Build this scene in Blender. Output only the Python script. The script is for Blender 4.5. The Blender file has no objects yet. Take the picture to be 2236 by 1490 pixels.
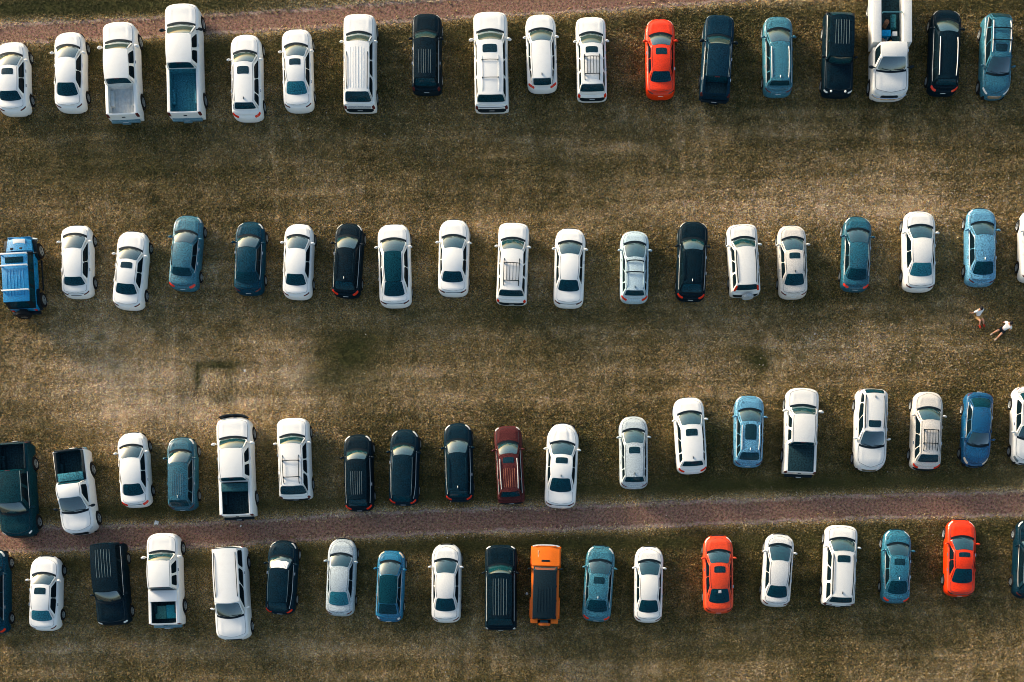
import bpy, bmesh, math, random
from mathutils import Vector, Matrix
random.seed(7)
sc = bpy.context.scene
COL = sc.collection
PI = math.pi

# ------------------------------------------------------------------ camera
cam_d = bpy.data.cameras.new('camera'); cam = bpy.data.objects.new('camera', cam_d); COL.objects.link(cam)
cam.location = (0, 0, 64.0); cam.rotation_euler = (0, 0, 0)
cam_d.sensor_width = 36.0; cam_d.lens = 37.61
cam_d.shift_x = -0.0523; cam_d.shift_y = 0.3108
cam_d.clip_start = 1.0; cam_d.clip_end = 3000.0
sc.camera = cam
sc.cycles.filter_width = .95
sc.render.resolution_x = 1024; sc.render.resolution_y = 682

# ------------------------------------------------------------------ sky, sun, exposure
SUN_AZ = math.radians(-51)      # measured from +Y towards +X : low in the west, a little north
SUN_EL = math.radians(12)
w = bpy.data.worlds.new("World"); sc.world = w; w.use_nodes = True
nt = w.node_tree; nt.nodes.clear()
wo = nt.nodes.new('ShaderNodeOutputWorld'); bg = nt.nodes.new('ShaderNodeBackground')
sky = nt.nodes.new('ShaderNodeTexSky'); sky.sky_type = 'NISHITA'; sky.sun_disc = False
sky.sun_elevation = SUN_EL; sky.sun_rotation = SUN_AZ
sky.air_density = 1.0; sky.dust_density = 3.0; sky.ozone_density = 1.0
bg.inputs['Strength'].default_value = .14
nt.links.new(sky.outputs[0], bg.inputs[0]); nt.links.new(bg.outputs[0], wo.inputs[0])
sd = bpy.data.lights.new('sun', 'SUN'); so = bpy.data.objects.new('sun', sd); COL.objects.link(so)
sd.energy = 3.2; sd.angle = math.radians(14); sd.color = (1.0, .88, .74)
dvec = Vector((math.sin(SUN_AZ)*math.cos(SUN_EL), math.cos(SUN_AZ)*math.cos(SUN_EL), math.sin(SUN_EL)))
so.rotation_euler = dvec.to_track_quat('Z', 'Y').to_euler(); so.location = (-60, 20, 50)
sc.view_settings.view_transform = 'Standard'; sc.view_settings.look = 'None'
sc.view_settings.gamma = 1.0; sc.view_settings.exposure = 1.13

# ------------------------------------------------------------------ materials
MATS = {}
def grain(nt, scale, obj=True, detail=1.0):
    tc = nt.nodes.new('ShaderNodeTexCoord'); n = nt.nodes.new('ShaderNodeTexNoise')
    n.inputs['Scale'].default_value = scale; n.inputs['Detail'].default_value = detail
    nt.links.new(tc.outputs['Object'], n.inputs['Vector'])
    return n.outputs['Fac']
def mat(name, rgb, rough=.5, metal=0.0, coat=0.0, fleck=0.0, fscale=17.0, spec=.15, dirt=0.0, dirtcol=(.25,.19,.13)):
    if name in MATS: return MATS[name]
    m = bpy.data.materials.new(name); m.use_nodes = True; nt = m.node_tree
    b = nt.nodes['Principled BSDF']
    b.inputs['Base Color'].default_value = (*rgb, 1); b.inputs['Roughness'].default_value = rough
    b.inputs['Metallic'].default_value = metal; b.inputs['Coat Weight'].default_value = coat
    b.inputs['Coat Roughness'].default_value = .06; b.inputs['Specular IOR Level'].default_value = spec
    src = None
    if fleck > 0:
        f = grain(nt, fscale, detail=2.0)
        mr = nt.nodes.new('ShaderNodeMapRange'); mr.inputs[1].default_value = .32; mr.inputs[2].default_value = .68
        mr.inputs[3].default_value = 0; mr.inputs[4].default_value = 1
        nt.links.new(f, mr.inputs[0])
        mx = nt.nodes.new('ShaderNodeMix'); mx.data_type = 'RGBA'
        mx.inputs[6].default_value = tuple(c*(1-fleck) for c in rgb)+(1,)
        mx.inputs[7].default_value = tuple(min(.9, c*(1+fleck)+.003*fleck) for c in rgb)+(1,)
        nt.links.new(mr.outputs[0], mx.inputs[0]); src = mx.outputs[2]
    if dirt > 0:
        f = grain(nt, 3.0, detail=6.0)
        mr = nt.nodes.new('ShaderNodeMapRange'); mr.inputs[1].default_value = .5; mr.inputs[2].default_value = .8
        mr.inputs[4].default_value = dirt
        nt.links.new(f, mr.inputs[0])
        mx = nt.nodes.new('ShaderNodeMix'); mx.data_type = 'RGBA'
        if src: nt.links.new(src, mx.inputs[6])
        else: mx.inputs[6].default_value = (*rgb, 1)
        mx.inputs[7].default_value = (*dirtcol, 1)
        nt.links.new(mr.outputs[0], mx.inputs[0]); src = mx.outputs[2]
        r2 = nt.nodes.new('ShaderNodeMapRange'); r2.inputs[3].default_value = rough; r2.inputs[4].default_value = min(1, rough+.25)
        nt.links.new(f, r2.inputs[0]); nt.links.new(r2.outputs[0], b.inputs['Roughness'])
    if src: nt.links.new(src, b.inputs['Base Color'])
    MATS[name] = m; return m
PAINT = {
 'white':      ((.79,.78,.725), .015), 'offwhite': ((.71,.70,.645), .05), 'silverwhite': ((.58,.58,.55), .12),
 'champagne':  ((.60,.56,.49), .14), 'silver': ((.40,.46,.47), .25), 'silverblue': ((.42,.54,.57), .2),
 'lightblue':  ((.085,.25,.37), .6), 'greyblue': ((.030,.145,.195), .6), 'midblue': ((.022,.14,.20), .6),
 'blue':       ((.022,.125,.175), .6), 'tealmid': ((.009,.085,.125), .6), 'tealdark': ((.002,.036,.060), .6),
 'blackteal':  ((.001,.015,.026), .65), 'black': ((.0008,.010,.017), .65), 'navy': ((.0025,.022,.040), .5),
 'darkslate':  ((.002,.030,.040), .5), 'deepblue': ((.004,.075,.17), .55), 'brightblue': ((.004,.13,.24), .4),
 'jeepblue':   ((.001,.21,.44), .45), 'jeeporange': ((.86,.16,.003), .06), 'orangered': ((.80,.034,.001), .2),
 'coralred':   ((.68,.055,.012), .22), 'maroon': ((.07,.018,.018), .45),
}
def paint(c):
    rgb, fl = PAINT[c]
    dk = max(rgb) < .1
    return mat('paint_'+c, rgb, rough=.30, coat=.04 if dk else .30, fleck=fl, spec=.05 if dk else .28, dirt=.08 if c in ('white','offwhite') else (.015 if dk else .05))
GLASS = mat('glass', (.0015,.033,.048), rough=.10, spec=.12, fleck=.6)
GLASST = mat('glass_teal', (.015,.13,.17), rough=.10, spec=.25, fleck=.5)
WIND = mat('windscreen_glass', (.003,.042,.050), rough=.08, spec=.9, coat=1.0, fleck=.6)
WIND.node_tree.nodes['Principled BSDF'].inputs['Coat IOR'].default_value = 1.75
TRIM = mat('black_trim', (.003,.012,.018), rough=.6, fleck=.4)
SIDEGLASS = mat('side_glass', (.002,.008,.012), rough=.15, spec=.03, fleck=.5)
RUBBER = mat('rubber', (.012,.013,.014), rough=.85)
RIMM = mat('alloy', (.42,.46,.47), rough=.35, metal=.6)
CHROME = mat('chrome', (.75,.75,.72), rough=.22, metal=.9)
SILVER = mat('silver_trim', (.72,.70,.64), rough=.35, metal=.3)
TAIL = mat('tail_red', (.72,.03,.010), rough=.25, coat=.6)
TAILD = mat('tail_dark_red', (.10,.014,.014), rough=.3, coat=.6)
LAMP = mat('lamp_clear', (.70,.70,.64), rough=.2, coat=.6)
LAMPC = mat('lamp_cream', (.74,.60,.42), rough=.25, coat=.6)
LAMPD = mat('lamp_dark', (.12,.15,.16), rough=.2, coat=.6)
PLATE = mat('plate_white', (.75,.75,.72), rough=.5)
LINER = mat('bed_liner_black', (.006,.028,.036), rough=.8, fleck=.6, fscale=11)
LINERB = mat('bed_liner_blue', (.030,.17,.215), rough=.8, fleck=.6, fscale=15)
DUSTY = mat('bed_dusty_white', (.62,.63,.60), rough=.7, fleck=.12, fscale=6, dirt=.8, dirtcol=(.20,.33,.38))
COPPER = mat('copper_rib', (.42,.16,.09), rough=.4, metal=.3)
PALEGLINT = mat('pale_glint', (.14,.20,.21), rough=.4, metal=.2)  # caught light put into the colour of roof ribs and edge lines
TEALP = mat('teal_panel', (.02,.19,.21), rough=.5, fleck=.5)
WHITEP = mat('white_plastic', (.78,.77,.73), rough=.5)
UNDER = mat('underbody', (.012,.012,.012), rough=.9)

# ------------------------------------------------------------------ helpers
def link_mesh(name, bm, m, parent=None, smooth=True, angle=35, recalc=True):
    if recalc: bmesh.ops.recalc_face_normals(bm, faces=bm.faces)
    me = bpy.data.meshes.new(name); bm.to_mesh(me); bm.free()
    for mm in (m if isinstance(m, (list, tuple)) else [m]): me.materials.append(mm)
    if smooth:
        me.polygons.foreach_set('use_smooth', [True]*len(me.polygons))
        me.set_sharp_from_angle(angle=math.radians(angle))
    o = bpy.data.objects.new(name, me); COL.objects.link(o)
    if parent is not None: o.parent = parent
    return o
def box(bm, c, s, rot=None, bev=0.0, mi=0):
    r = bmesh.ops.create_cube(bm, size=1.0)
    M = Matrix.Translation(c) @ (rot if rot is not None else Matrix.Identity(4)) @ Matrix.Diagonal((*s, 1))
    bmesh.ops.transform(bm, matrix=M, verts=r['verts'])
    fs = {f for v in r['verts'] for f in v.link_faces}
    for f in fs: f.material_index = mi
    if bev > 0:
        es = list({e for v in r['verts'] for e in v.link_edges})
        bmesh.ops.bevel(bm, geom=es, offset=bev, segments=2, affect='EDGES', profile=.6)
def sphere(bm, c, s, rot=None, u=12, v=8):
    r = bmesh.ops.create_uvsphere(bm, u_segments=u, v_segments=v, radius=1.0)
    M = Matrix.Translation(c) @ (rot if rot is not None else Matrix.Identity(4)) @ Matrix.Diagonal((*s, 1))
    bmesh.ops.transform(bm, matrix=M, verts=r['verts'])
def cyl(bm, c, r, h, axis='Z', seg=20, r2=None, mi=0):
    q = bmesh.ops.create_cone(bm, cap_ends=True, segments=seg, radius1=r, radius2=r if r2 is None else r2, depth=h)
    R = Matrix.Identity(4)
    if axis == 'X': R = Matrix.Rotation(PI/2, 4, 'Y')
    if axis == 'Y': R = Matrix.Rotation(-PI/2, 4, 'X')
    bmesh.ops.transform(bm, matrix=Matrix.Translation(c) @ R, verts=q['verts'])
    for v in q['verts']:
        for f in v.link_faces: f.material_index = mi
def tube(bm, pts, r, seg=6):
    rings = []
    for i, p in enumerate(pts):
        a = Vector(pts[max(0, i-1)]); b = Vector(pts[min(len(pts)-1, i+1)]); d = (b-a).normalized()
        up = Vector((0, 0, 1)) if abs(d.z) < .9 else Vector((1, 0, 0))
        s = d.cross(up).normalized(); t = s.cross(d).normalized()
        rings.append([bm.verts.new(Vector(p) + s*(r*math.cos(k*2*PI/seg)) + t*(r*math.sin(k*2*PI/seg))) for k in range(seg)])
    for a, b in zip(rings, rings[1:]):
        for k in range(seg): bm.faces.new((a[k], a[(k+1) % seg], b[(k+1) % seg], b[k]))
    bm.faces.new(rings[0]); bm.faces.new(rings[-1])
def grid_surface(bm, fn, nu, nv, mi=0):
    g = [[bm.verts.new(fn(i/nu, j/nv)) for i in range(nu+1)] for j in range(nv+1)]
    for j in range(nv):
        for i in range(nu):
            try:
                f = bm.faces.new((g[j][i], g[j][i+1], g[j+1][i+1], g[j+1][i])); f.material_index = mi
            except ValueError: pass
    return g
def panel(fn, u0, u1, v0, v1, ref, off=.008, nu=8, nv=6, rnd=6.0, th=.03):
    """a solid cap lying on the surface fn(u,v), with rounded corners, standing `off` proud of it"""
    bm = bmesh.new(); rows = []
    def nrm(u, v):
        e = 1e-3
        p = fn(u, v); n = (fn(u+e, v)-fn(u-e, v)).cross(fn(u, v+e)-fn(u, v-e))
        if n.length < 1e-12: n = p-ref
        n.normalize()
        return p, (n if n.dot(p-ref) > 0 else -n)
    top = []; bot = []
    for j in range(nv+1):
        t = -1+2*j/nv; t = math.sin(t*PI/2) if rnd < 50 else t
        k = (1-min(.9995, abs(t))**rnd)**(1/rnd) if rnd < 50 else 1
        if j in (0, nv) and rnd < 50: k = max(k, .80)
        ra = []; rb = []
        for i in range(nu+1):
            s = -1+2*i/nu
            u = (u0+u1)/2+(u1-u0)/2*s*k; v = (v0+v1)/2+(v1-v0)/2*t
            p, n = nrm(u, v)
            ra.append(bm.verts.new(p+n*off)); rb.append(bm.verts.new(p+n*(off-th)) if i in (0, nu) or j in (0, nv) else None)
        top.append(ra); bot.append(rb)
    for j in range(nv):
        for i in range(nu): bm.faces.new((top[j][i], top[j][i+1], top[j+1][i+1], top[j+1][i]))
    ring = [(0, i) for i in range(nu+1)]+[(j, nu) for j in range(1, nv+1)]+[(nv, i) for i in range(nu-1, -1, -1)]+[(j, 0) for j in range(nv-1, 0, -1)]
    for a, b in zip(ring, ring[1:]+ring[:1]):
        bm.faces.new((top[a[0]][a[1]], top[b[0]][b[1]], bot[b[0]][b[1]], bot[a[0]][a[1]]))
    return bm
def lerp(a, b, t): return a+(b-a)*t
def interp(keys, y):
    """keys sorted by descending y"""
    if y >= keys[0][0]: return keys[0][1]
    for (ya, za), (yb, zb) in zip(keys, keys[1:]):
        if y >= yb:
            t = (ya-y)/max(1e-6, ya-yb); t = t*t*(3-2*t)*.5+t*.5
            return za+(zb-za)*t
    return keys[-1][1]
def thing(name, label, cat, loc=(0, 0, 0), rz=0, group=None):
    o = bpy.data.objects.new(name, None); COL.objects.link(o); o.empty_display_size = .3
    o.location = loc; o.rotation_euler = (0, 0, rz); o['label'] = label; o['category'] = cat
    if group: o['group'] = group
    return o
def tag(o, label, cat, group=None, kind=None):
    if label: o['label'] = label
    if cat: o['category'] = cat
    if group: o['group'] = group
    if kind: o['kind'] = kind
    return o

# ------------------------------------------------------------------ wheels (shared meshes, one copy per wheel)
WCACHE = {}
def wheel_meshes(r, wd, rimm, key):
    k = (round(r, 2), round(wd, 2), key)
    if k in WCACHE: return WCACHE[k]
    bm = bmesh.new(); prof = [(r*.62, -wd/2), (r*.9, -wd/2), (r, -wd*.36), (r, wd*.36), (r*.9, wd/2), (r*.62, wd/2), (r*.60, 0)]
    n = 24; rings = []
    for i in range(n):
        a = i*2*PI/n; rings.append([bm.verts.new((x, q*math.cos(a), q*math.sin(a))) for q, x in prof])
    for i in range(n):
        A, B = rings[i], rings[(i+1) % n]
        for j in range(len(prof)): bm.faces.new((A[j], A[(j+1) % len(prof)], B[(j+1) % len(prof)], B[j]))
    bmesh.ops.recalc_face_normals(bm, faces=bm.faces)
    tm = bpy.data.meshes.new('wheel'); bm.to_mesh(tm); bm.free(); tm.materials.append(RUBBER)
    bm = bmesh.new()
    for s in (1,):
        cyl(bm, (wd*.30*s, 0, 0), r*.15, wd*.3, 'X', 12)
        for q in range(5):
            a = q*2*PI/5
            box(bm, (wd*.36, math.cos(a)*r*.36, math.sin(a)*r*.36), (.035, r*.17, r*.55), rot=Matrix.Rotation(a-PI/2, 4, 'X'))
    tube(bm, [(wd*.38, r*.60*math.cos(i*PI/10), r*.60*math.sin(i*PI/10)) for i in range(21)], r*.07, 5)
    cyl(bm, (-wd*.1, 0, 0), r*.6, wd*.3, 'X', 20)
    bmesh.ops.recalc_face_normals(bm, faces=bm.faces)
    rm = bpy.data.meshes.new('rim'); bm.to_mesh(rm); bm.free(); rm.materials.append(rimm)
    WCACHE[k] = (tm, rm); return WCACHE[k]
def add_wheel(parent, x, y, r, wd=.22, rimm=None, key='alloy', turn=0.0):
    tm, rm = wheel_meshes(r, wd, rimm or RIMM, key)
    o = bpy.data.objects.new('wheel', tm); COL.objects.link(o); o.parent = parent
    o.location = (x, y, r-.02); o.rotation_euler = (0, 0, turn+(0 if x > 0 else PI))
    q = bpy.data.objects.new('rim', rm); COL.objects.link(q); q.parent = o

# ------------------------------------------------------------------ the vehicle builder
KIND = {  # roof z, belt z, nose z, roof/width, belt/width, tyre radius, front rounding, exponent, rear rounding, exponent
 'sedan':  dict(h=1.43, zb=.97, zn=.74, zt=.99, rw=.66, bw=.84, tr=.33, Rf=1.05, nf=2.6, Rr=.62, nr=3.0, fi=.13, ri=.13),
 'xover':  dict(h=1.62, zb=1.06, zn=.88, zt=1.02, rw=.68, bw=.86, tr=.35, Rf=.95, nf=2.6, Rr=.55, nr=3.0, fi=.12, ri=.10),
 'suv':    dict(h=1.76, zb=1.14, zn=1.0, zt=1.10, rw=.72, bw=.88, tr=.37, Rf=.65, nf=2.9, Rr=.35, nr=3.6, fi=.10, ri=.07),
 'big':    dict(h=1.90, zb=1.22, zn=1.08, zt=1.18, rw=.76, bw=.90, tr=.39, Rf=.60, nf=2.9, Rr=.28, nr=4.2, fi=.10, ri=.06),
 'pickup': dict(h=1.88, zb=1.22, zn=1.12, zt=1.26, rw=.73, bw=.90, tr=.41, Rf=.75, nf=2.8, Rr=.16, nr=5.0, fi=.10, ri=.03),
 'svc':    dict(h=2.00, zb=1.30, zn=1.15, zt=1.20, rw=.70, bw=.86, tr=.42, Rf=.60, nf=2.9, Rr=.16, nr=5.0, fi=.10, ri=.03),
}
def vehicle(name, cx, cy, rz, L, W, kind, k, colour, feats, cat, label, idx):
    K = dict(KIND[kind]); F = {}
    for t in feats.split():
        p = t.split(':'); F[p[0]] = p[1:] if len(p) > 1 else True
    rnd = random.Random(idx*13+5)
    if 'boxy' in F: K.update(rw=.80, Rf=.45, nf=3.6, Rr=.28, nr=4.5)
    if 'muscle' in F: K.update(Rf=1.25, nf=2.3)
    K['nf'] += rnd.uniform(-.12, .25); K['Rf'] *= rnd.uniform(.9, 1.12); K['h'] += rnd.uniform(-.03, .03)
    pickup = kind in ('pickup', 'svc'); sedan = kind == 'sedan'
    P = paint(colour)
    g = 'pickup trucks parked in the rows' if kind == 'pickup' else 'cars parked in the rows'
    T = thing(name, label, cat, (cx, cy, 0), rz, g)
    bump = .14 if pickup else 0.0
    yF = L/2; yR = -L/2+bump
    yA, yB, yC, yD = k
    if kind == 'svc': yA, yB, yC, yD = k
    yC = min(yC, yB-.6)
    if pickup: yD = min(yD, yC-.04)
    yD = max(yD, yR+(.10 if not sedan else .35)); yD = min(yD, yC-(.10 if not pickup else .03))
    if kind == 'svc': yD = yC-.05
    h, zb = K['h'], K['zb']
    Rf = min(K['Rf'], (yF-yA)*1.05+.1)
    bed = None
    if 'bed' in F:
        a, b = (float(q) for q in F['bed'][0].split('/')); a, b = max(a, b), min(a, b); bed = (min(a, yD-.02), max(b, yR+.10))
    bodyEnd = yR
    svc_cab_end = None
    if kind == 'svc':
        svc_cab_end = yD-.08; bodyEnd = svc_cab_end
    # half outline (x,y) front centre -> rear centre
    out = []
    nA = 14
    for i in range(nA+1):
        t = PI/2*i/nA
        out.append((W/2*max(0, math.sin(t))**(2/K['nf']), (yF-Rf)+Rf*max(0, math.cos(t))**(2/K['nf'])))
    y0 = yF-Rf; y1 = bodyEnd+K['Rr']
    ys = [y0-(y0-y1)*i/34 for i in range(1, 35)]
    if bed: ys = sorted(set([round(q, 4) for q in ys if abs(q-bed[0]) > .05 and abs(q-bed[1]) > .05]+[bed[0], bed[1]]), reverse=True)
    for y in ys: out.append((W/2, y))
    if bed: out = [q for q in out if q[1] > y1-1e-6 or q[1] >= bed[1]]
    nB = 10
    for i in range(1, nB+1):
        t = PI/2*(1-i/nB)
        yy = (bodyEnd+K['Rr'])-K['Rr']*max(0, math.cos(t))**(2/K['nr'])
        if yy < out[-1][1]-1e-4 or i == nB: out.append((W/2*max(0, math.sin(t))**(2/K['nr']), yy))
    # gentle waist and rear taper
    tap = .035 if sedan or kind == 'xover' else .012
    def shp(x, y):
        t = (y-yR)/(yF-yR)
        return x*(1-tap*max(0, 1-t*3)-tap*.9*max(0, (t-.8)*3)-.012*math.cos((t-.5)*2*PI*1.0))
    out = [(shp(x, y), y) for x, y in out]
    n = len(out)
    nor = []
    for i in range(n):
        a = out[max(0, i-1)]; b = out[min(n-1, i+1)]
        dx, dy = b[0]-a[0], b[1]-a[1]; l = math.hypot(dx, dy) or 1
        nx, ny = -dy/l, dx/l
        if i == 0: nx, ny = 0, 1
        if i == n-1: nx, ny = 0, -1
        nor.append((nx, ny))
    zt = K['zt']
    zkeys = [(yF, K['zn']), (yF-.28, lerp(K['zn'], zb, .45)), ((yF+yA)/2, zb-.05), (yA, zb)]
    if bed or kind == 'svc': zkeys += [(yC, zb+.01), (yR, zt)]
    elif sedan: zkeys += [(lerp(yA, yD, .5), zb+.01), (yD, zb+.05), (yR+.12, zt+.02), (yR, zt-.03)]
    else: zkeys += [(lerp(yA, yD, .5), zb+.02), (yD, zb+.02), (yR, zt-.08)]
    def zs(y): return interp(zkeys, y)
    crown = .07 if not pickup else .06
    wy = [yF-(.80 if not pickup else .92), yR+(.95 if not pickup else 1.15)]
    if sedan: wy = [yF-.86, yR+1.0]
    if kind == 'svc': wy = [yF-.85, yR+1.2]
    tr = K['tr']
    def lev(i, l):
        x, y = out[i]; nx, ny = nor[i]; e = abs(ny)
        ei = K['fi'] if ny > 0 else K['ri']
        z0 = zs(y)
        ins = [(.05, .10), (.012, .03), (0, 0), (.025, ei*.45), (.07, ei), (.125, ei+.07)][l]
        z = [.22, .38, .56, max(.62, z0-.12), z0-.025, z0][l]
        if l < 3:
            for c in wy:
                d = abs(y-c); R_ = tr+.06
                if d < R_: z = max(z, tr+math.sqrt(R_*R_-d*d)*.92)
        q = ins[0]*(1-e)+ins[1]*e
        X = max(0, x-nx*q) if i not in (0, n-1) else 0
        return Vector((X, y-ny*q, z))
    LV = [[lev(i, l) for i in range(n)] for l in range(6)]
    def mir(p): return Vector((-p.x, p.y, p.z))
    arc = [0]
    for i in range(1, n): arc.append(arc[-1]+math.dist(out[i], out[i-1]))
    def ring(s, l, rear=False):
        """signed distance along the outline from the nose (or the tail), level 0..5"""
        side = 1 if s >= 0 else -1; a = abs(s)
        if rear: a = arc[-1]-a
        a = min(max(a, 0), arc[-1]-1e-6)
        j = 0
        while j < n-2 and arc[j+1] < a: j += 1
        t = (a-arc[j])/max(1e-6, arc[j+1]-arc[j]); l = min(max(l, 0), 4.999); li = int(l); lt = l-li
        p = LV[li][j].lerp(LV[li][j+1], t).lerp(LV[li+1][j].lerp(LV[li+1][j+1], t), lt)
        return p if side > 0 else mir(p)
    def halfw(y):
        for i in range(n-1):
            a, b = LV[5][i], LV[5][i+1]
            if a.y >= y >= b.y and a.y > b.y:
                return lerp(a.x, b.x, (a.y-y)/(a.y-b.y))
        return 0.05
    def deck(x, y):
        w_ = max(.05, halfw(y)); c = crown*min(1, w_/(W*.35))
        e = min(1.0, max(0.0, (yF-y)/.5))
        return zs(y)+c*e*(1-min(1, abs(x)/w_)**2.4)
    # ---- body shell
    bm = bmesh.new()
    V = [[[bm.verts.new(p) for p in row] for row in LV], None]
    VL = []
    for l in range(6):
        VL.append([V[0][l][i] if LV[l][i].x < 1e-6 else bm.verts.new(mir(LV[l][i])) for i in range(n)])
    VR = V[0]
    for l in range(5):
        for i in range(n-1):
            for A in (VR, VL):
                vs = []
                for v in (A[l][i], A[l][i+1], A[l+1][i+1], A[l+1][i]):
                    if v not in vs: vs.append(v)
                if len(vs) > 2: bm.faces.new(vs)
    fr = [-1, -.87, -.6, -.3, 0, .3, .6, .87, 1]
    rows_ = []
    for i in range(n):
        r_ = []
        p = LV[5][i]
        for q, f_ in enumerate(fr):
            if q == 0: r_.append(VL[5][i])
            elif q == len(fr)-1: r_.append(VR[5][i])
            elif p.x < 1e-5: r_.append(VR[5][i])
            else: r_.append(bm.verts.new((p.x*f_, p.y, deck(p.x*f_, p.y) if not (bed and p.y <= bed[0]+.01 and p.y >= bed[1]-.01) else zs(p.y))))
        rows_.append(r_)
    for i in range(n-1):
        ym = (LV[5][i].y+LV[5][i+1].y)/2
        for q in range(len(fr)-1):
            if bed and bed[1] < ym < bed[0] and 1 <= q <= len(fr)-3: continue
            vs = []
            for v in (rows_[i][q], rows_[i][q+1], rows_[i+1][q+1], rows_[i+1][q]):
                if v not in vs: vs.append(v)
            if len(vs) > 2:
                try: bm.faces.new(vs)
                except ValueError: pass
    # ---- greenhouse surfaces
    wbF = min(halfw(yA-.2)-.02, W*.5*K['bw']); wbR = min(halfw(yD+.15)-.02, W*.5*K['bw']*(.93 if sedan else .98))
    wr = W*.5*K['rw']; wrF = wr*.97; wrR = wr*(.92 if sedan else (.97 if pickup else .95))
    arcA = .17 if not pickup else .13; arcB = .09 if not pickup else .05; arcC = .05 if not pickup else .0; arcD = .13 if sedan else .05
    if pickup: arcD = .0
    cr = .05
    def roofz(v): return h-.055*(2*v-1)**2*(1.2 if sedan else .8)
    def Lz(x, y): return deck(x, y)-.015
    def WS(u, v):  # u across -1..1, v 0 base..1 top
        x0 = u*wbF; y0_ = yA-arcA*u*u; b_ = Vector((x0, y0_, Lz(x0, y0_)))
        t_ = Vector((u*wrF, yB-arcB*u*u, roofz(0)-cr*u*u))
        p = b_.lerp(t_, v); s = 4*v*(1-v)*.035
        return p+Vector((0, s*.5, s))
    def BL(u, v):
        x0 = u*wbR; y0_ = yD+arcD*u*u; b_ = Vector((x0, y0_, Lz(x0, y0_)))
        t_ = Vector((u*wrR, yC+arcC*u*u, roofz(1)-cr*u*u))
        p = b_.lerp(t_, v); s = 4*v*(1-v)*.03
        return p+Vector((0, -s*.6, s))
    bF = WS(1, 0); tF = WS(1, 1); bR = BL(1, 0); tR = BL(1, 1)
    def topx(v): return lerp(wrF, wrR, v)+4*v*(1-v)*(.045 if sedan else .03)
    def SD(u, v, sgn=1):
        b_ = bF.lerp(bR, u); hb = halfw(b_.y)
        bul = 4*u*(1-u)
        b_ = Vector((b_.x+bul*max(0, min(.10, hb-.01-b_.x)), b_.y, Lz(b_.x, b_.y)))
        t_ = Vector((topx(u), lerp(tF.y, tR.y, u), roofz(u)-cr))
        p = b_.lerp(t_, v); s = 4*v*(1-v)*.03
        return Vector((sgn*(p.x+s), p.y, p.z))
    def RF(u, v):
        return Vector((u*topx(v), lerp(yB-arcB*u*u, yC+arcC*u*u, v), roofz(v)-cr*u*u))
    grid_surface(bm, lambda a, b: WS(2*a-1, b), 12, 5)
    grid_surface(bm, lambda a, b: BL(2*a-1, b), 12, 5)
    for s in (1, -1): grid_surface(bm, lambda a, b, s=s: SD(a, b, s), 18, 5)
    bmesh.ops.remove_doubles(bm, verts=bm.verts, dist=.0008)
    body = link_mesh('body', bm, P, T, angle=50)
    body.data.materials[0] = P
    # underbody
    bm = bmesh.new(); ye = yR if kind != 'svc' else yR
    box(bm, (0, (yF+ye)/2, .42), (W-.5, (yF-ye)-.25, .34)); link_mesh('underbody', bm, UNDER, T, smooth=False)
    ref = Vector((0, (yB+yC)/2, .5))
    def add(nm, bm_, m, par=T, **kw): return link_mesh(nm, bm_, m, par, **kw)
    # roof panel
    rp = paint(colour) if 'blackroof' not in F else GLASS
    bm = panel(RF, -.995, .995, .004, .996, ref, off=.010, nu=12, nv=14, rnd=99, th=.04)
    roof = add('roof', bm, rp, angle=50)
    # hood
    def HD(u, v):
        ya = yA-arcA*u*u+.095; yb = yF-K['fi']-.07-.30*abs(u)**2.6*(Rf/1.0)
        y = lerp(ya, yb, v); hw = min(halfw(y)*.97, wbF*1.0+(W*.5*.92-wbF)*v)
        x = u*hw
        rid = .018*math.exp(-((abs(u)-.72)/.10)**2)*math.sin(PI*min(1, max(0, v))) + (.022 if abs(u) < .42 and 'muscle' in F else 0)
        return Vector((x, y, deck(x, y)+rid))
    add('hood', panel(HD, -.96, .96, .02, .99, ref, off=.012, nu=22, nv=9, rnd=99), P, angle=60)
    sm_ = mat('seam_line', (.03,.045,.05), rough=.8); rs_ = .0065 if colour == 'white' else .010
    bm = bmesh.new()
    for pts in ([HD(-.97, q/10) for q in range(11)], [HD(.97, q/10) for q in range(11)], [HD(-.97+1.94*q/16, .995) for q in range(17)]):
        tube(bm, [p+Vector((0, 0, .010)) for p in pts], rs_, 4)
    add('hood_seam', bm, sm_)
    for xa, xb in ((-.80, -.12), (.02, .66)):
        bm = bmesh.new(); tube(bm, [WS(xa, .05)+Vector((0, .02, .03)), WS(lerp(xa, xb, .5), .09)+Vector((0, .02, .035)), WS(xb, .14)+Vector((0, .02, .03))], .011, 4); add('wiper', bm, TRIM)
    # cowl strip at the windscreen foot
    def CW(u, v):
        x = u*wbF*.97; y = yA-arcA*u*u+lerp(-.05, .095, v); return Vector((x, y, deck(x, y)+.004))
    add('cowl', panel(CW, -.98, .98, 0, 1, ref, off=.010, nu=16, nv=2, rnd=99, th=.02), TRIM)
    # windscreen, rear window
    wsm = WIND
    pano = 'pano' in F
    add('windscreen', panel(WS, -.90, .90, .06, .97 if not pano else 1.0, ref, off=.010, nu=16, nv=7, rnd=10), wsm)
    blm = GLASST if 'bluebacklight' in F else GLASS
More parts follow.
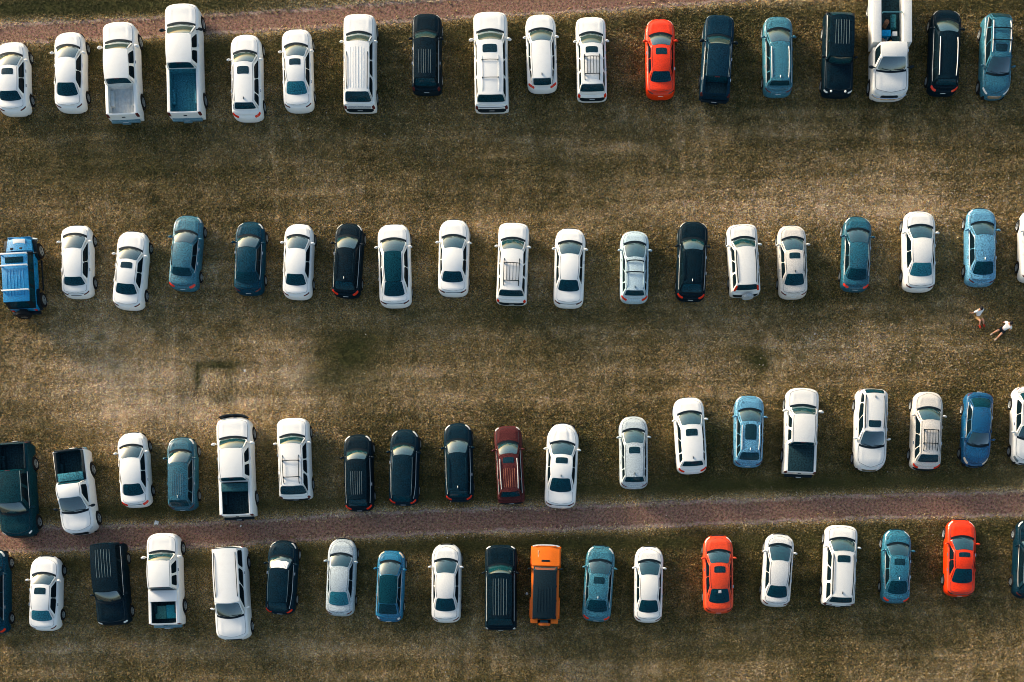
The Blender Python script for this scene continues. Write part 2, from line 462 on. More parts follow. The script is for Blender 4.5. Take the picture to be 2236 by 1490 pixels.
    if not pano:
        uw = .88 if 'wrap' in F else (.90 if sedan else .88)
        v0, v1 = (.03, .99) if sedan else ((.16, .97) if not pickup else (.10, .96))
        if 'wrap' in F: uw, v0, v1 = .99, .16, .97
        if kind == 'big': v0, v1, uw = .03, .99, .96
        add('rear_window', panel(BL, -uw, uw, v0, v1, ref, off=.010, nu=14, nv=6, rnd=12), blm)
    else:
        add('glass_roof', panel(RF, -.80, .80, .0, .999, ref, off=.020, nu=12, nv=10, rnd=99, th=.02), GLASS)
        add('rear_window', panel(BL, -.84, .84, .06, 1.0, ref, off=.012, nu=12, nv=6, rnd=12), blm)
    # side windows
    if pickup:
        spl = [(.16, .50), (.58, .90)] if (yB-yC) > 1.1 else [(.16, .86)]
    elif sedan: spl = [(.08, .49), (.505, .90)]
    elif kind == 'xover': spl = [(.08, .42), (.435, .74), (.765, .95)]
    else: spl = [(.07, .36), (.385, .64), (.69, .96)]
    for s in (1, -1):
        for a, b in spl:
            add('side_window', panel(lambda u, v, s=s: SD(u, v, s), a, b, .05, .93, Vector((0, (yB+yC)/2, 1.0)), off=.008, nu=8, nv=4, rnd=14), SIDEGLASS)
    # doors
    nd = 2
    dy0 = yA-.25; dy1 = max(yD+.35, wy[1]+tr+.12) if not pickup else yC-.02
    if pickup and (yB-yC) <= 1.1: nd = 1
    for s in (1, -1):
        for q in range(nd):
            ya_ = lerp(dy0, dy1, q/nd)-.012; yb_ = lerp(dy0, dy1, (q+1)/nd)+.012
            def DR(u, v, s=s, ya_=ya_, yb_=yb_):
                y = lerp(ya_, yb_, u)
                a = interp([(-c, d) for c, d in zip([o_[1]*-1 for o_ in out[::-1]], arc[::-1])], y) if False else None
                j = 0
                while j < n-2 and out[j+1][1] > y: j += 1
                t = (out[j][1]-y)/max(1e-6, out[j][1]-out[j+1][1]); sl = lerp(arc[j], arc[j+1], t)
                return ring(s*sl, lerp(1.3, 4.6, v))
            dr = add('door', panel(DR, 0, 1, 0, 1, Vector((0, (ya_+yb_)/2, .7)), off=.006, nu=5, nv=6, rnd=99, th=.01), P, angle=60)
            bm = bmesh.new(); hp = DR(.88, .78); box(bm, hp+Vector((s*.02, 0, 0)), (.05, .18, .035), bev=.01)
            add('door_handle', bm, P if rnd.random() < .6 else CHROME, par=dr)
    # mirrors
    ms = 1.25 if ('bigmirror' in F or pickup) else 1.0
    mm = P if colour not in ('black', 'navy') and not (pickup and rnd.random() < .5) else TRIM
    for s in (1, -1):
        b0 = SD(.10, .06, s); bm = bmesh.new()
        c = Vector((s*(abs(b0.x)+.20*ms), b0.y+.05, b0.z+.06))
        sphere(bm, c, (.125*ms, .065*ms, .085*ms), rot=Matrix.Rotation(s*-.25, 4, 'Z'), u=12, v=8)
        box(bm, ((c.x+b0.x)/2-s*.03, c.y, c.z-.04), (abs(c.x-b0.x), .05, .04), bev=.012)
        add('side_mirror', bm, mm)
    # lamps
    hl = F.get('lights', ['x'])[0]
    hm = {'pale': LAMP, 'cream': LAMPC, 'dark': LAMPD}.get(hl, LAMP if colour not in ('white', 'offwhite') else mat('lamp_white', (.62,.63,.60), rough=.3, coat=.5))
    a0, a1 = (W*.30, W*.30+.50) if not pickup else (W*.36, W*.36+.28)
    if kind in ('suv', 'big'): a0, a1 = W*.34, W*.34+.34
    top_l = 4.25 if hl != 'x' else 3.9
    for s in (1, -1):
        add('headlight', panel(lambda u, v, s=s: ring(s*u, v), a0, a1, 3.0, top_l, Vector((0, yF-1, .6)), off=.010, nu=8, nv=3, rnd=5), hm)
    add('grille', panel(lambda u, v: ring(u, v), -W*.24, W*.24, 2.15, 3.2, Vector((0, yF-1, .6)), off=.008, nu=10, nv=3, rnd=10), CHROME if 'chromenose' in F else TRIM)
    tl = TAIL if 'redtail' in F or 'longlamps' in F else TAILD
    if kind == 'svc': pass
    elif sedan or kind == 'xover':
        b0, b1 = W*.27, W*.27+.48; l0, l1 = 3.0, 4.35
        if 'redtail' not in F: l0, l1 = 3.3, 3.9
        for s in (1, -1):
            add('tail_light', panel(lambda u, v, s=s: ring(s*u, v, True), b0, b1, l0, l1, Vector((0, yR+1, .6)), off=.012, nu=8, nv=3, rnd=5), tl)
    elif kind in ('suv', 'big') and ('longlamps' in F):
        for s in (1, -1):
            add('tail_light', panel(lambda u, v, s=s: BL(s*u, v), .86, 1.02, .0, .80, Vector((0, yR+1, .6)), off=.02, nu=3, nv=6, rnd=8), TAIL)
    else:
        for s in (1, -1):
            add('tail_light', panel(lambda u, v, s=s: ring(s*u, v, True), W*.40, W*.40+.18, 2.6, 4.3, Vector((0, yR+1, .6)), off=.012, nu=4, nv=4, rnd=8), LAMP if 'clearcorner' in F else tl)
    if 'clearlamps' in F:
        for s in (1, -1):
            add('lamp_lens', panel(lambda u, v, s=s: ring(s*u, v, True), W*.36, W*.36+.22, 3.2, 4.6, Vector((0, yR+1, .6)), off=.016, nu=4, nv=4, rnd=8), LAMP)
    # trunk lid or tailgate
    if sedan:
        def TL(u, v):
            y = lerp(yD+arcD*u*u-.06, yR+K['ri']+.07+.10*abs(u)**2.5, v); x = u*min(halfw(y)*.95, wbR*.98)
            return Vector((x, y, deck(x, y)))
        bm = bmesh.new()
        for pts in ([TL(-.98, q/8) for q in range(9)], [TL(.98, q/8) for q in range(9)], [TL(-.98+1.96*q/14, .99) for q in range(15)]): tube(bm, [p+Vector((0, 0, .008)) for p in pts], rs_, 4)
        add('trunk_seam', bm, sm_)
        add('trunk_lid', panel(TL, -.97, .97, .02, .98, ref, off=.012, nu=12, nv=5, rnd=99), P, angle=60)
    if 'seam' in F or 'darktail' in F:
        add('rear_seam', panel(lambda u, v: ring(u, v, True), -W*.40, W*.40, 3.80, 4.05, Vector((0, yR+1, .6)), off=.010, nu=14, nv=1, rnd=99), mat('seam_dark', (.05,.09,.10), rough=.6))
    if 'slots' in F:
        for yy, hw_ in ((4.25, .42), (3.4, .26)):
            add('bumper_slot', panel(lambda u, v: ring(u, v, True), -hw_*1.2, hw_*1.2, yy-.10, yy+.16, Vector((0, yR+1, .6)), off=.010, nu=10, nv=1, rnd=99), TRIM)
    if 'redthin' in F:
        for s in (1, -1):
            add('reflector', panel(lambda u, v, s=s: ring(s*u, v, True), W*.22, W*.5, 4.0, 4.3, Vector((0, yR+1, .6)), off=.012, nu=6, nv=1, rnd=99), TAILD)
    if 'greytail' in F:
        add('tailgate_panel', panel(lambda u, v: ring(u, v, True), -W*.38, W*.38, 3.1, 4.6, Vector((0, yR+1, .6)), off=.010, nu=12, nv=3, rnd=12), mat('grey_plastic', (.30,.31,.30), rough=.6, fleck=.3))
    if kind in ('xover', 'suv', 'big') and kind != 'svc':
        add('rear_bumper', panel(lambda u, v: ring(u, v, True), -W*.42, W*.42, 2.1, 2.95, Vector((0, yR+1, .6)), off=.015, nu=14, nv=3, rnd=10), TRIM if ('darkbumper' in F or 'greytail' in F or kind != 'xover') else (CHROME if 'chromebumper' in F else P))
    if 'plate' in F or pickup and kind != 'svc' or rnd.random() < .6 and kind != 'svc':
        pz = .72 if not pickup else .62
        bm = bmesh.new(); p = ring(0, 3.2, True); box(bm, (0, (p.y-.012) if not pickup else -L/2-.005, pz+.02), (.30, .02, .15), rot=Matrix.Rotation(.5, 4, 'X'), bev=.004)
        add('license_plate', bm, PLATE)
    # fin antenna
    if 'fin' in F:
        bm = bmesh.new(); p = RF(0, .90); sphere(bm, p+Vector((0, 0, .035)), (.022, .085, .045)); add('antenna', bm, TRIM if PAINT[colour][0][0] > .3 else SILVER)
    # sunroof
    def vy(y): return (yB-y)/(yB-yC)
    if 'sunroof' in F or 'bigsunroof' in F or 'sunroofat' in F:
        if 'sunroofat' in F:
            a, b = (float(q) for q in F['sunroofat'][0].split('/')); va, vb = sorted((vy(a), vy(b)))
        elif 'bigsunroof' in F: va, vb = .10, .60
        elif sedan: va, vb = .13, .38
        elif kind == 'xover': va, vb = .12, .31
        else: va, vb = .09, .24
        bm = panel(RF, -.56, .56, va, vb, ref, off=.018, nu=8, nv=6, rnd=9, th=.02)
        add('sunroof', bm, mat('sunroof_glass', (.003,.025,.036), rough=.16, spec=.35, fleck=.5))
    # ribs
    if 'ribs' in F:
        rm_ = {'pale': PALEGLINT, 'copper': COPPER, 'body': P}[F['ribs'][0]]
        bm = bmesh.new()
        v0, v1 = (.30, .88) if kind != 'big' else (.12, .92)
        if 'sunroof' in F: v0 = .38
        for q in range(6):
            u = -.55+1.1*q/5
            tube(bm, [RF(u, lerp(v0, v1, t/8))+Vector((0, 0, .012)) for t in range(9)], .011, 5)
        add('roof_ribs', bm, rm_)
    # rails
    def rail(u, va, vb, m, r=.022, lift=.06):
        bm = bmesh.new(); pts = []
        for t in range(13):
            q = t/12; l = lift*min(1, min(q, 1-q)*9)
            pts.append(RF(u, lerp(va, vb, q))+Vector((0, 0, l+.005)))
        tube(bm, pts, r, 6); return add('roof_rail', bm, m)
    if 'rails' in F:
        rmn = F['rails'][0]; m = {'silver': SILVER, 'dark': TRIM, 'dark2': TRIM, 'body': P}[rmn]
        va, vb = (.10, .93) if rmn != 'dark' else (.06, .95)
        if kind == 'big' and rmn == 'dark': va, vb = .2, .95
        for s in (1, -1): rail(s*.86, va, vb, m, .026 if rmn == 'silver' else .02, .05)
    def crossbar(y, m, um=.86, r=.026, lift=.09):
        v = vy(y); bm = bmesh.new()
        tube(bm, [RF(-um, v)+Vector((0, 0, lift))]+[RF(u_, v)*1.0+Vector((0, 0, lift-.0)) for u_ in (-.5, 0, .5)]+[RF(um, v)+Vector((0, 0, lift))], r, 6)
        for s in (1, -1): box(bm, RF(s*um, v)+Vector((0, 0, lift/2)), (.05, .08, lift))
        add('roof_bar', bm, m)
    if 'bars' in F:
        for q in F['bars'][0].split(','): crossbar(float(q), TRIM, .62, .018, .06)
        for s in (1, -1): rail(s*.64, .28, .94, P, .016, .04)
    if 'rackbars' in F:
        for q in F['rackbars'][0].split(','): crossbar(float(q), TRIM, .84, .035)
    for key in ('rack', 'rack2'):
        if key in F:
            a, b = sorted((vy(float(q)) for q in F[key][0].split('/')))
            for s in (1, -1): rail(s*.68, a, b, TRIM, .022, .09)
            for q in F[key][1].split(','): crossbar(float(q), TRIM, .68, .024, .10)
            if key == 'rack':
                vs_ = sorted(vy(float(q)) for q in F[key][1].split(','))
                bm = bmesh.new()
                for q in range(4):
                    u = -.42+.84*q/3
                    tube(bm, [RF(u, lerp(a+.04 if cat == 'crossover' else vs_[0], b-.03 if cat == 'crossover' else vs_[1], t/3))+Vector((0, 0, .075)) for t in range(4)], .015, 5)
                add('rack_slats', bm, TRIM)
    # pickup bed
    if bed:
        fl = {'black': LINER, 'blueliner': LINERB, 'dusty': DUSTY, 'tonneau': LINER}[F['bed'][1]]
        hwB = halfw((bed[0]+bed[1])/2)*.87-.004; zr = zs((bed[0]+bed[1])/2)
        if F['bed'][1] == 'tonneau':
            bm = bmesh.new(); box(bm, (0, (bed[0]+bed[1])/2, zr+.005), (2*hwB+.06, bed[0]-bed[1]+.04, .05), bev=.015); add('bed_cover', bm, LINER)
        else:
            zf = .72; bm = bmesh.new()
            x_, y0_, y1_ = hwB, bed[0]-.002, bed[1]+.002
            def q4(*p): bm.faces.new([bm.verts.new(v) for v in p])
            N = 9
            for i in range(N):   # corrugated floor
                xa = -x_+2*x_*i/N; xb = -x_+2*x_*(i+1)/N; xm = (xa+xb)/2
                q4((xa, y0_, zf), (xm, y0_, zf+.02), (xm, y1_, zf+.02), (xa, y1_, zf)); q4((xm, y0_, zf+.02), (xb, y0_, zf), (xb, y1_, zf), (xm, y1_, zf+.02))
            q4((-x_, y0_, zf), (-x_, y1_, zf), (-x_, y1_, zr+.01), (-x_, y0_, zr+.01)); q4((x_, y0_, zf), (x_, y1_, zf), (x_, y1_, zr+.01), (x_, y0_, zr+.01))
            q4((-x_, y0_, zf), (x_, y0_, zf), (x_, y0_, zr+.01), (-x_, y0_, zr+.01)); q4((-x_, y1_, zf), (x_, y1_, zf), (x_, y1_, zr+.01), (-x_, y1_, zr+.01))
            for s in (1, -1):   # wheel housings
                box(bm, (s*(x_-.10), wy[1], zf+.12), (.20, .9, .26), bev=.04)
            add('truck_bed', bm, fl, angle=20)
        if 'toolboxat' in F:
            a, b = (float(q) for q in F['toolboxat'][0].split('/'))
            bm = bmesh.new(); box(bm, (0, (a+b)/2, zr-.04), (2*hwB-.02, abs(a-b), .34), bev=.02); add('tool_box', bm, LINERB if colour == 'white' and 'bullbar' not in F else mat('tool_box_dark', (.012,.07,.085), rough=.6, fleck=.4))
        if 'lidbox' in F:
            a, b = (float(q) for q in F['lidbox'][0].split('/'))
            bm = bmesh.new(); box(bm, (0, (a+b)/2, zr+.02), (W*.88, abs(a-b), .22), bev=.02); add('tool_box', bm, WHITEP)
        nd_ = colour == 'white' and 'toolboxat' in F and 'bullbar' not in F
        if nd_:
            bm = bmesh.new(); box(bm, (0, bed[1]-.045, zr+.014), (2*hwB+.16, .10, .02), bev=.005); add('tailgate_cap', bm, TRIM)
        if F['bed'][1] == 'black':
            for s in (1, -1):
                bm = bmesh.new(); box(bm, (s*(hwB+(.03 if not nd_ else .065)), (bed[0]+bed[1])/2, zr+.012), (.07 if not nd_ else .15, bed[0]-bed[1]-.04, .02), bev=.005); add('bed_rail_cap', bm, TRIM if colour == 'darkslate' or 'toolboxat' in F and 'bullbar' not in F else P)
        # tailgate cap handle
        bm = bmesh.new(); box(bm, (0, yR+.01, .98), (.20, .05, .07), bev=.01); add('tailgate_handle', bm, TRIM)
    if kind == 'pickup':
        bm = bmesh.new(); wB = W*.86
        box(bm, (0, -L/2+.08, .60), (wB, .17, .17), bev=.04); box(bm, (0, -L/2+.02, .52), (.5, .16, .10), bev=.02)
        add('rear_bumper', bm, TRIM if ('darkbumper' in F or colour in ('navy', 'darkslate')) else mat('bumper_steel', (.14,.26,.30), rough=.35, metal=.4, fleck=.2))
        # high brake lamp
        bm = bmesh.new(); box(bm, (0, yC-.03, roofz(1)-.03), (.30, .03, .04), bev=.008); add('brake_light', bm, TAILD)
    if 'navytruck' in F:
        bm = bmesh.new()
        for s in (1, -1):
            vsx = []
            for (yy, zz) in ((yD-.0, zs(yD)), (yC+.02, h-.10), (yD-.75, zs(yD)+.02)):
                vsx.append((bm.verts.new((s*(W*.43), yy, zz if zz > 1.5 else zz)), bm.verts.new((s*(W*.36), yy, zz))))
            for i in range(3):
                a, b = vsx[i], vsx[(i+1) % 3]; bm.faces.new((a[0], b[0], b[1], a[1]))
            bm.faces.new([q[0] for q in vsx]); bm.faces.new([q[1] for q in vsx])
        add('sail_panel', bm, P)
    if 'bullbar' in F:
        bm = bmesh.new()
        pts = [ring(s_, 3.2)+Vector((0, .14, 0)) for s_ in (-W*.42, -W*.3, -W*.15, 0, W*.15, W*.3, W*.42)]
        for dz in (-.28, -.05, .12): tube(bm, [p+Vector((0, 0, dz)) for p in pts], .055, 8)
        for q in (1, 3, 5): box(bm, pts[q]+Vector((0, -.04, -.08)), (.10, .10, .5), bev=.02)
        add('front_guard', bm, TRIM)
    if 'sparewhite' in F:
        bm = bmesh.new(); p = ring(0, 3.5, True); cyl(bm, (.12, p.y-.12, .88), .36, .20, 'Y', 28, .33); bmesh.ops.bevel(bm, geom=[e for e in bm.edges if e.calc_face_angle(0) > 1], offset=.04, segments=2, affect='EDGES')
        add('spare_wheel_cover', bm, mat('cover_grey', (.42,.46,.47), rough=.4, fleck=.3))
    if 'foglights' in F:
        for s in (1, -1):
            bm = bmesh.new(); sphere(bm, (s*.42, yF-.10, 1.08), (.07, .07, .07)); add('fog_lamp', bm, LAMP)
    if 'decal' in F:   # small white sticker on the rear window: two strokes under a bar
        bm = bmesh.new()
        def B2(u, v): p = BL(u, v); return p+Vector((0, -.012, .018))
        def stroke(u0, v0, u1, v1, t=.014):
            a, b = B2(u0, v0), B2(u1, v1); tube(bm, [a, b], t, 5)
        stroke(-.13, .92, .14, .92); stroke(-.10, .74, -.10, .90); stroke(-.02, .74, -.02, .86); stroke(.05, .74, .05, .90); stroke(.13, .74, .12, .92); stroke(-.10, .83, .12, .83)
        add('window_sticker', bm, WHITEP)
    if 'sunshade' in F:
        bm = bmesh.new(); g_ = []
        for j in range(4):
            g_.append([bm.verts.new(WS(-.80+1.6*i/24, .42+.56*j/3+(.03*math.sin(i*.55) if j == 0 else 0))+Vector((0, 0, .018+.012*(i % 2)))) for i in range(25)])
        for j in range(3):
            for i in range(24): bm.faces.new((g_[j][i], g_[j][i+1], g_[j+1][i+1], g_[j+1][i]))
        add('sunshade', bm, WHITEP, smooth=False)
    # service body
    if kind == 'svc':
        yb0 = svc_cab_end-.04; yb1 = yR
        for s in (1, -1):
            bm = bmesh.new(); box(bm, (s*.89, (yb0+yb1)/2, 1.12), (.50, yb0-yb1, 1.0), bev=.025); lk = add('locker', bm, P)
            for q in range(3):
                bm = bmesh.new(); yy = lerp(yb0, yb1, (q+.5)/3); box(bm, (s*1.145, yy, 1.15), (.02, (yb0-yb1)/3-.08, .78), bev=.006); add('locker_door', bm, P, par=lk)
        bm = bmesh.new(); box(bm, (0, (yb0+yb1)/2, .80), (1.28, yb0-yb1-.02, .10)); box(bm, (0, yb0-.03, 1.10), (1.08, .05, .55)); box(bm, (0, yb1+.03, 1.05), (1.08, .05, .5)); add('cargo_floor', bm, LINER, smooth=False)
        bm = bmesh.new(); tube(bm, [(-.56, yb0-1.72, 1.66), (.56, yb0-1.72, 1.66)], .03, 6)
        for s in (1, -1): tube(bm, [(s*.56, yb0-1.72, 1.66), (s*.58, yb0-1.72, 1.56)], .03, 6)
        add('ladder_bar', bm, mat('steel_teal', (.10,.28,.32), rough=.4, metal=.5))
        bm = bmesh.new(); pts = [ring(s_, 2.6)+Vector((0, .05, 0)) for s_ in [W*(-.5+.1*q) for q in range(11)]]; tube(bm, pts, .06, 8); add('front_bumper', bm, CHROME)
    # bright trim along the foot of the side glass, dark drip lines on light roofs, painted edge reflection on dark ones
    light = PAINT[colour][0][0] > .3
    if kind != 'svc' and not (colour == 'white' and rnd.random() < .6):
        for s in (1, -1):
            bm = bmesh.new()
            if light:
                tube(bm, [RF(s*.90, .02+.96*q/12)+Vector((0, 0, .006)) for q in range(13)], .013, 5); add('drip_or_glint_line', bm, TRIM)
            else:
                tube(bm, [SD(.06+.88*q/14, .015, s)+Vector((s*.018, 0, .012)) for q in range(15)], .017, 5); add('belt_trim', bm, SILVER)
                if 'rails' not in F and 'ribs' not in F:
                    bm = bmesh.new(); tube(bm, [RF(s*.985, .01+.98*q/14)+Vector((0, 0, .006)) for q in range(15)], .014, 5); add('drip_or_glint_line', bm, PALEGLINT)
    # wheels
    ins = .125
    for y in wy:
        for s in (1, -1):
            add_wheel(T, s*(W/2-ins+.012), y, tr, .24 if not pickup else .27)
    T['_L'] = L
    del T['_L']
    return T, dict(ring=ring, RF=RF, zs=zs, bed=bed, W=W, L=L)

def jeep(cx, cy, rz, L, W, colour, orange, label, cat, name):
    P = paint(colour); T = thing(name, label, cat, (cx, cy, 0), rz, 'cars parked in the rows')
    def add(nm, bm, m, par=T, **kw): return link_mesh(nm, bm, m, par, **kw)
    yF = L/2; yR = -L/2; tr = .43 if not orange else .40
    yA = yF-(1.30 if orange else .98); hwH0, hwH1 = W*.36, W*.40
    # tub
    bm = bmesh.new(); box(bm, (0, (yA+yR)/2+.05, .85), (W*(.84 if not orange else .95), yA-yR+.1-.05, .56), bev=.05)
    body = add('body', bm, P)
    # hood, tapering to the front
    bm = bmesh.new(); g_ = []
    for j in range(9):
        t = j/8; y = lerp(yA+.02, yF-.16, t); hw = lerp(W*.42, W*.37, t) if not orange else lerp(W*.485, W*.47, t)
        row = [bm.verts.new((-hw, y, .78))]
        for i in range(9):
            u = -1+i/4; row.append(bm.verts.new((u*hw*.985, y, lerp(1.20, 1.11, t)-.05*u*u-.03*t**6+(.02 if abs(u) < .55 else 0))))
        row.append(bm.verts.new((hw, y, .78))); g_.append(row)
    for a, b in zip(g_, g_[1:]):
        for i in range(len(a)-1): bm.faces.new((a[i], a[i+1], b[i+1], b[i]))
    bm.faces.new(g_[-1]); bm.faces.new(g_[0]); hood = add('hood', bm, P, angle=40)
    # grille
    bm = bmesh.new(); box(bm, (0, yF-.14, .88), (W*.72, .06, .46), bev=.02); gr = add('grille', bm, P)
    for i in range(7):
        bm = bmesh.new(); box(bm, ((i-3)*.095, yF-.105, .88), (.05, .02, .30), bev=.008); add('grille_slot', bm, TRIM, par=gr)
    for s in (1, -1):
        bm = bmesh.new(); cyl(bm, (s*W*.29, yF-.10, .92), .09, .05, 'Y', 16); add('headlight', bm, LAMP)
    # fenders
    fm = TRIM if not orange else P
    wys = [yF-.72, yR+.74]
    for s in (1, -1):
        for y in wys:
            bm = bmesh.new(); x_ = s*(W/2-.16+ .02)
            prof = [(-.62, .60), (-.46, .94), (-.30, .99), (.30, .99), (.48, .93), (.64, .58)]
            a = [bm.verts.new((s*(W*.38), y+p, z)) for p, z in prof]; b = [bm.verts.new((s*(W/2+.03), y+p, z-.03)) for p, z in prof]
            a2 = [bm.verts.new((s*(W*.38), y+p, z-.05)) for p, z in prof]; b2 = [bm.verts.new((s*(W/2+.03), y+p, z-.08)) for p, z in prof]
            for i in range(5):
                bm.faces.new((a[i], a[i+1], b[i+1], b[i])); bm.faces.new((a2[i], a2[i+1], b2[i+1], b2[i])); bm.faces.new((b[i], b[i+1], b2[i+1], b2[i]))
            add('fender', bm, TRIM if not orange else P)
    # cabin
    zt = 1.80; yb = yA-.32; yc = yR+(.12 if orange else .26); wr = W*(.40 if not orange else .375); wb = W*(.42 if not orange else .41)
    def Q(bm, *p): bm.faces.new([bm.verts.new(v) for v in p])
    cabm = P if not orange else LINER
    bm = bmesh.new()
    Q(bm, (-wb, yA-.02, 1.10), (wb, yA-.02, 1.10), (wr, yb, zt-.03), (-wr, yb, zt-.03))
    Q(bm, (-wb, yR+.04, 1.10), (wb, yR+.04, 1.10), (wr, yc, zt-.03), (-wr, yc, zt-.03))
    for s in (1, -1): Q(bm, (s*wb, yA-.02, 1.10), (s*wb, yR+.04, 1.10), (s*wr, yc, zt-.03), (s*wr, yb, zt-.03))
    add('cabin', bm, cabm if orange else TRIM, smooth=False)
    bm = bmesh.new(); box(bm, (0, (yb+yc)/2, zt-.02), (2*wr+.05, yb-yc+.06, .07), bev=.03)
    n_ = 6
    for q in range(n_):
        x = (-.75+1.5*q/(n_-1))*wr*.85
        box(bm, (x, lerp(yb, yc, .62), zt+.02), (.035, (yb-yc)*.52, .02), bev=.006)
    roof = add('roof', bm, P if not orange else mat('hardtop_black', (.001,.012,.019), rough=.55, fleck=.5))
    def WSj(u, v): return Vector((u*lerp(wb, wr, v), lerp(yA-.02, yb, v), lerp(1.10, zt-.03, v)))
    add('windscreen', panel(WSj, -.9, .9, .12, .9, Vector((0, 0, .9)), off=.012, nu=4, nv=3, rnd=10), WIND)
    def SDj(u, v, s): return Vector((s*lerp(wb, wr, v), lerp(lerp(yA-.02, yR+.04, u), lerp(yb, yc, u), v), lerp(1.10, zt-.03, v)))
    for s in (1, -1):
        for a, b in ((.06, .33), (.37, .62), (.67, .95)):
            add('side_window', panel(lambda u, v, s=s: SDj(u, v, s), a, b, .12, .88, Vector((0, 0, 1.2)), off=.010, nu=3, nv=3, rnd=14), GLASS)
        for q in range(2):
            y_ = yA-.45-q*.85; bm = bmesh.new(); box(bm, (s*(W*.42+.005), y_, .86), (.03, .78, .50), bev=.01); d = add('door', bm, P)
            bm = bmesh.new(); box(bm, (s*(W*.42+.035), y_-.28, .98), (.03, .12, .04), bev=.008); add('door_handle', bm, TRIM, par=d)
        bm = bmesh.new(); box(bm, (s*(W*.5+.08), yA-.18, 1.22), (.20, .09, .17), bev=.03); box(bm, (s*(W*.46), yA-.18, 1.15), (.14, .04, .04)); add('side_mirror', bm, TRIM)
        bm = bmesh.new(); box(bm, (s*W*.36, yR+.02, .88), (.14, .06, .18), bev=.01); add('tail_light', bm, TAIL)
    def BLj(u, v): return Vector((u*lerp(wb, wr, v), lerp(yR+.04, yc, v), lerp(1.10, zt-.03, v)))
    add('rear_window', panel(BLj, -.7, .7, .15, .9, Vector((0, 0, .9)), off=.010, nu=3, nv=3, rnd=12), GLASS)
    # bumpers
    bm = bmesh.new(); pts = [(W*x, yF-.05-.10*abs(x*2)**3, .62) for x in (-.46, -.35, -.2, 0, .2, .35, .46)]; tube(bm, pts, .085, 8); add('front_bumper', bm, mat('bumper_pale', (.55,.62,.62), rough=.3, metal=.3))
    bm = bmesh.new(); box(bm, (0, yR-.05, .60), (W*.88, .20, .20), bev=.05); add('rear_bumper', bm, TRIM)
    # spare
    if orange:
        for s in (1, -1):
            bm = bmesh.new(); box(bm, (s*W*.35, yR-.06, .98), (W*.25, .26, .60), bev=.04); add('rear_corner', bm, P)
        bm = bmesh.new(); cyl(bm, (0, yR-.24, 1.02), .37, .16, 'Y', 28); bmesh.ops.bevel(bm, geom=[e for e in bm.edges if e.calc_face_angle(0) > 1], offset=.04, segments=2, affect='EDGES'); add('spare_wheel_cover', bm, P)
        bm = bmesh.new(); box(bm, (0, yR-.10, 1.05), (.46, .16, .30), bev=.02); add('spare_carrier', bm, mat('carrier', (.02,.12,.15), rough=.5))
        bm = bmesh.new(); box(bm, (0, yA+.30, 1.20), (.48, .11, .02), bev=.008); add('hood_vent', bm, TRIM)
        bm = bmesh.new(); box(bm, (-.44, yA+.55, 1.155), (.035, .75, .012), rot=Matrix.Rotation(.04, 4, 'Z')); add('hood_stripe', bm, mat('cream_stripe', (.85,.62,.35), rough=.4))
    else:
        bm = bmesh.new(); cyl(bm, (0, yR-.29, 1.02), .42, .28, 'Y', 28); bmesh.ops.bevel(bm, geom=[e for e in bm.edges if e.calc_face_angle(0) > 1], offset=.06, segments=2, affect='EDGES'); sw = add('spare_wheel', bm, RUBBER)
        bm = bmesh.new(); cyl(bm, (0, yR-.41, .98), .20, .04, 'Y', 20); add('rim', bm, RIMM, par=sw)
        bm = bmesh.new(); box(bm, (0, yR-.08, .98), (.4, .22, .25)); add('spare_carrier', bm, TRIM)
        for f_ in (.03, .27, .78):
            y = lerp(yb, yc, f_); bm = bmesh.new(); box(bm, (0, y, zt+.11), (2*wr+.10, .085, .045), bev=.012)
            for s in (1, -1): box(bm, (s*wr, y, zt+.04), (.05, .07, .12))
            add('roof_bar', bm, WHITEP)
        bm = bmesh.new(); box(bm, (0, lerp(yb, yc, .15), zt+.025), (wr*1.4, .34, .02), bev=.005); add('sunroof', bm, GLASS)
        bm = bmesh.new(); box(bm, (.02, yF-.42, 1.158), (.72, .30, .014), rot=Matrix.Rotation(.045, 4, 'X'), bev=.004); add('hood_white_patch', bm, WHITEP)  # plain white rectangle lying on the hood
        for s in (-.42, .12):
            bm = bmesh.new(); box(bm, (s, yA+.16, 1.20), (.16, .12, .02), bev=.01); add('hood_vent', bm, TRIM)
        for s in (1,):
            bm = bmesh.new(); tube(bm, [(s*(W/2+.02), yF-1.3, .42), (s*(W/2+.02), yR+1.3, .42)], .05, 6); add('side_step', bm, TRIM)
    bm = bmesh.new(); box(bm, (0, 0, .50), (W*.55, L-.3, .26)); add('underbody', bm, UNDER, smooth=False)
    for y in wys:
        for s in (1, -1): add_wheel(T, s*(W/2-.10), y, tr, .27)
    return T

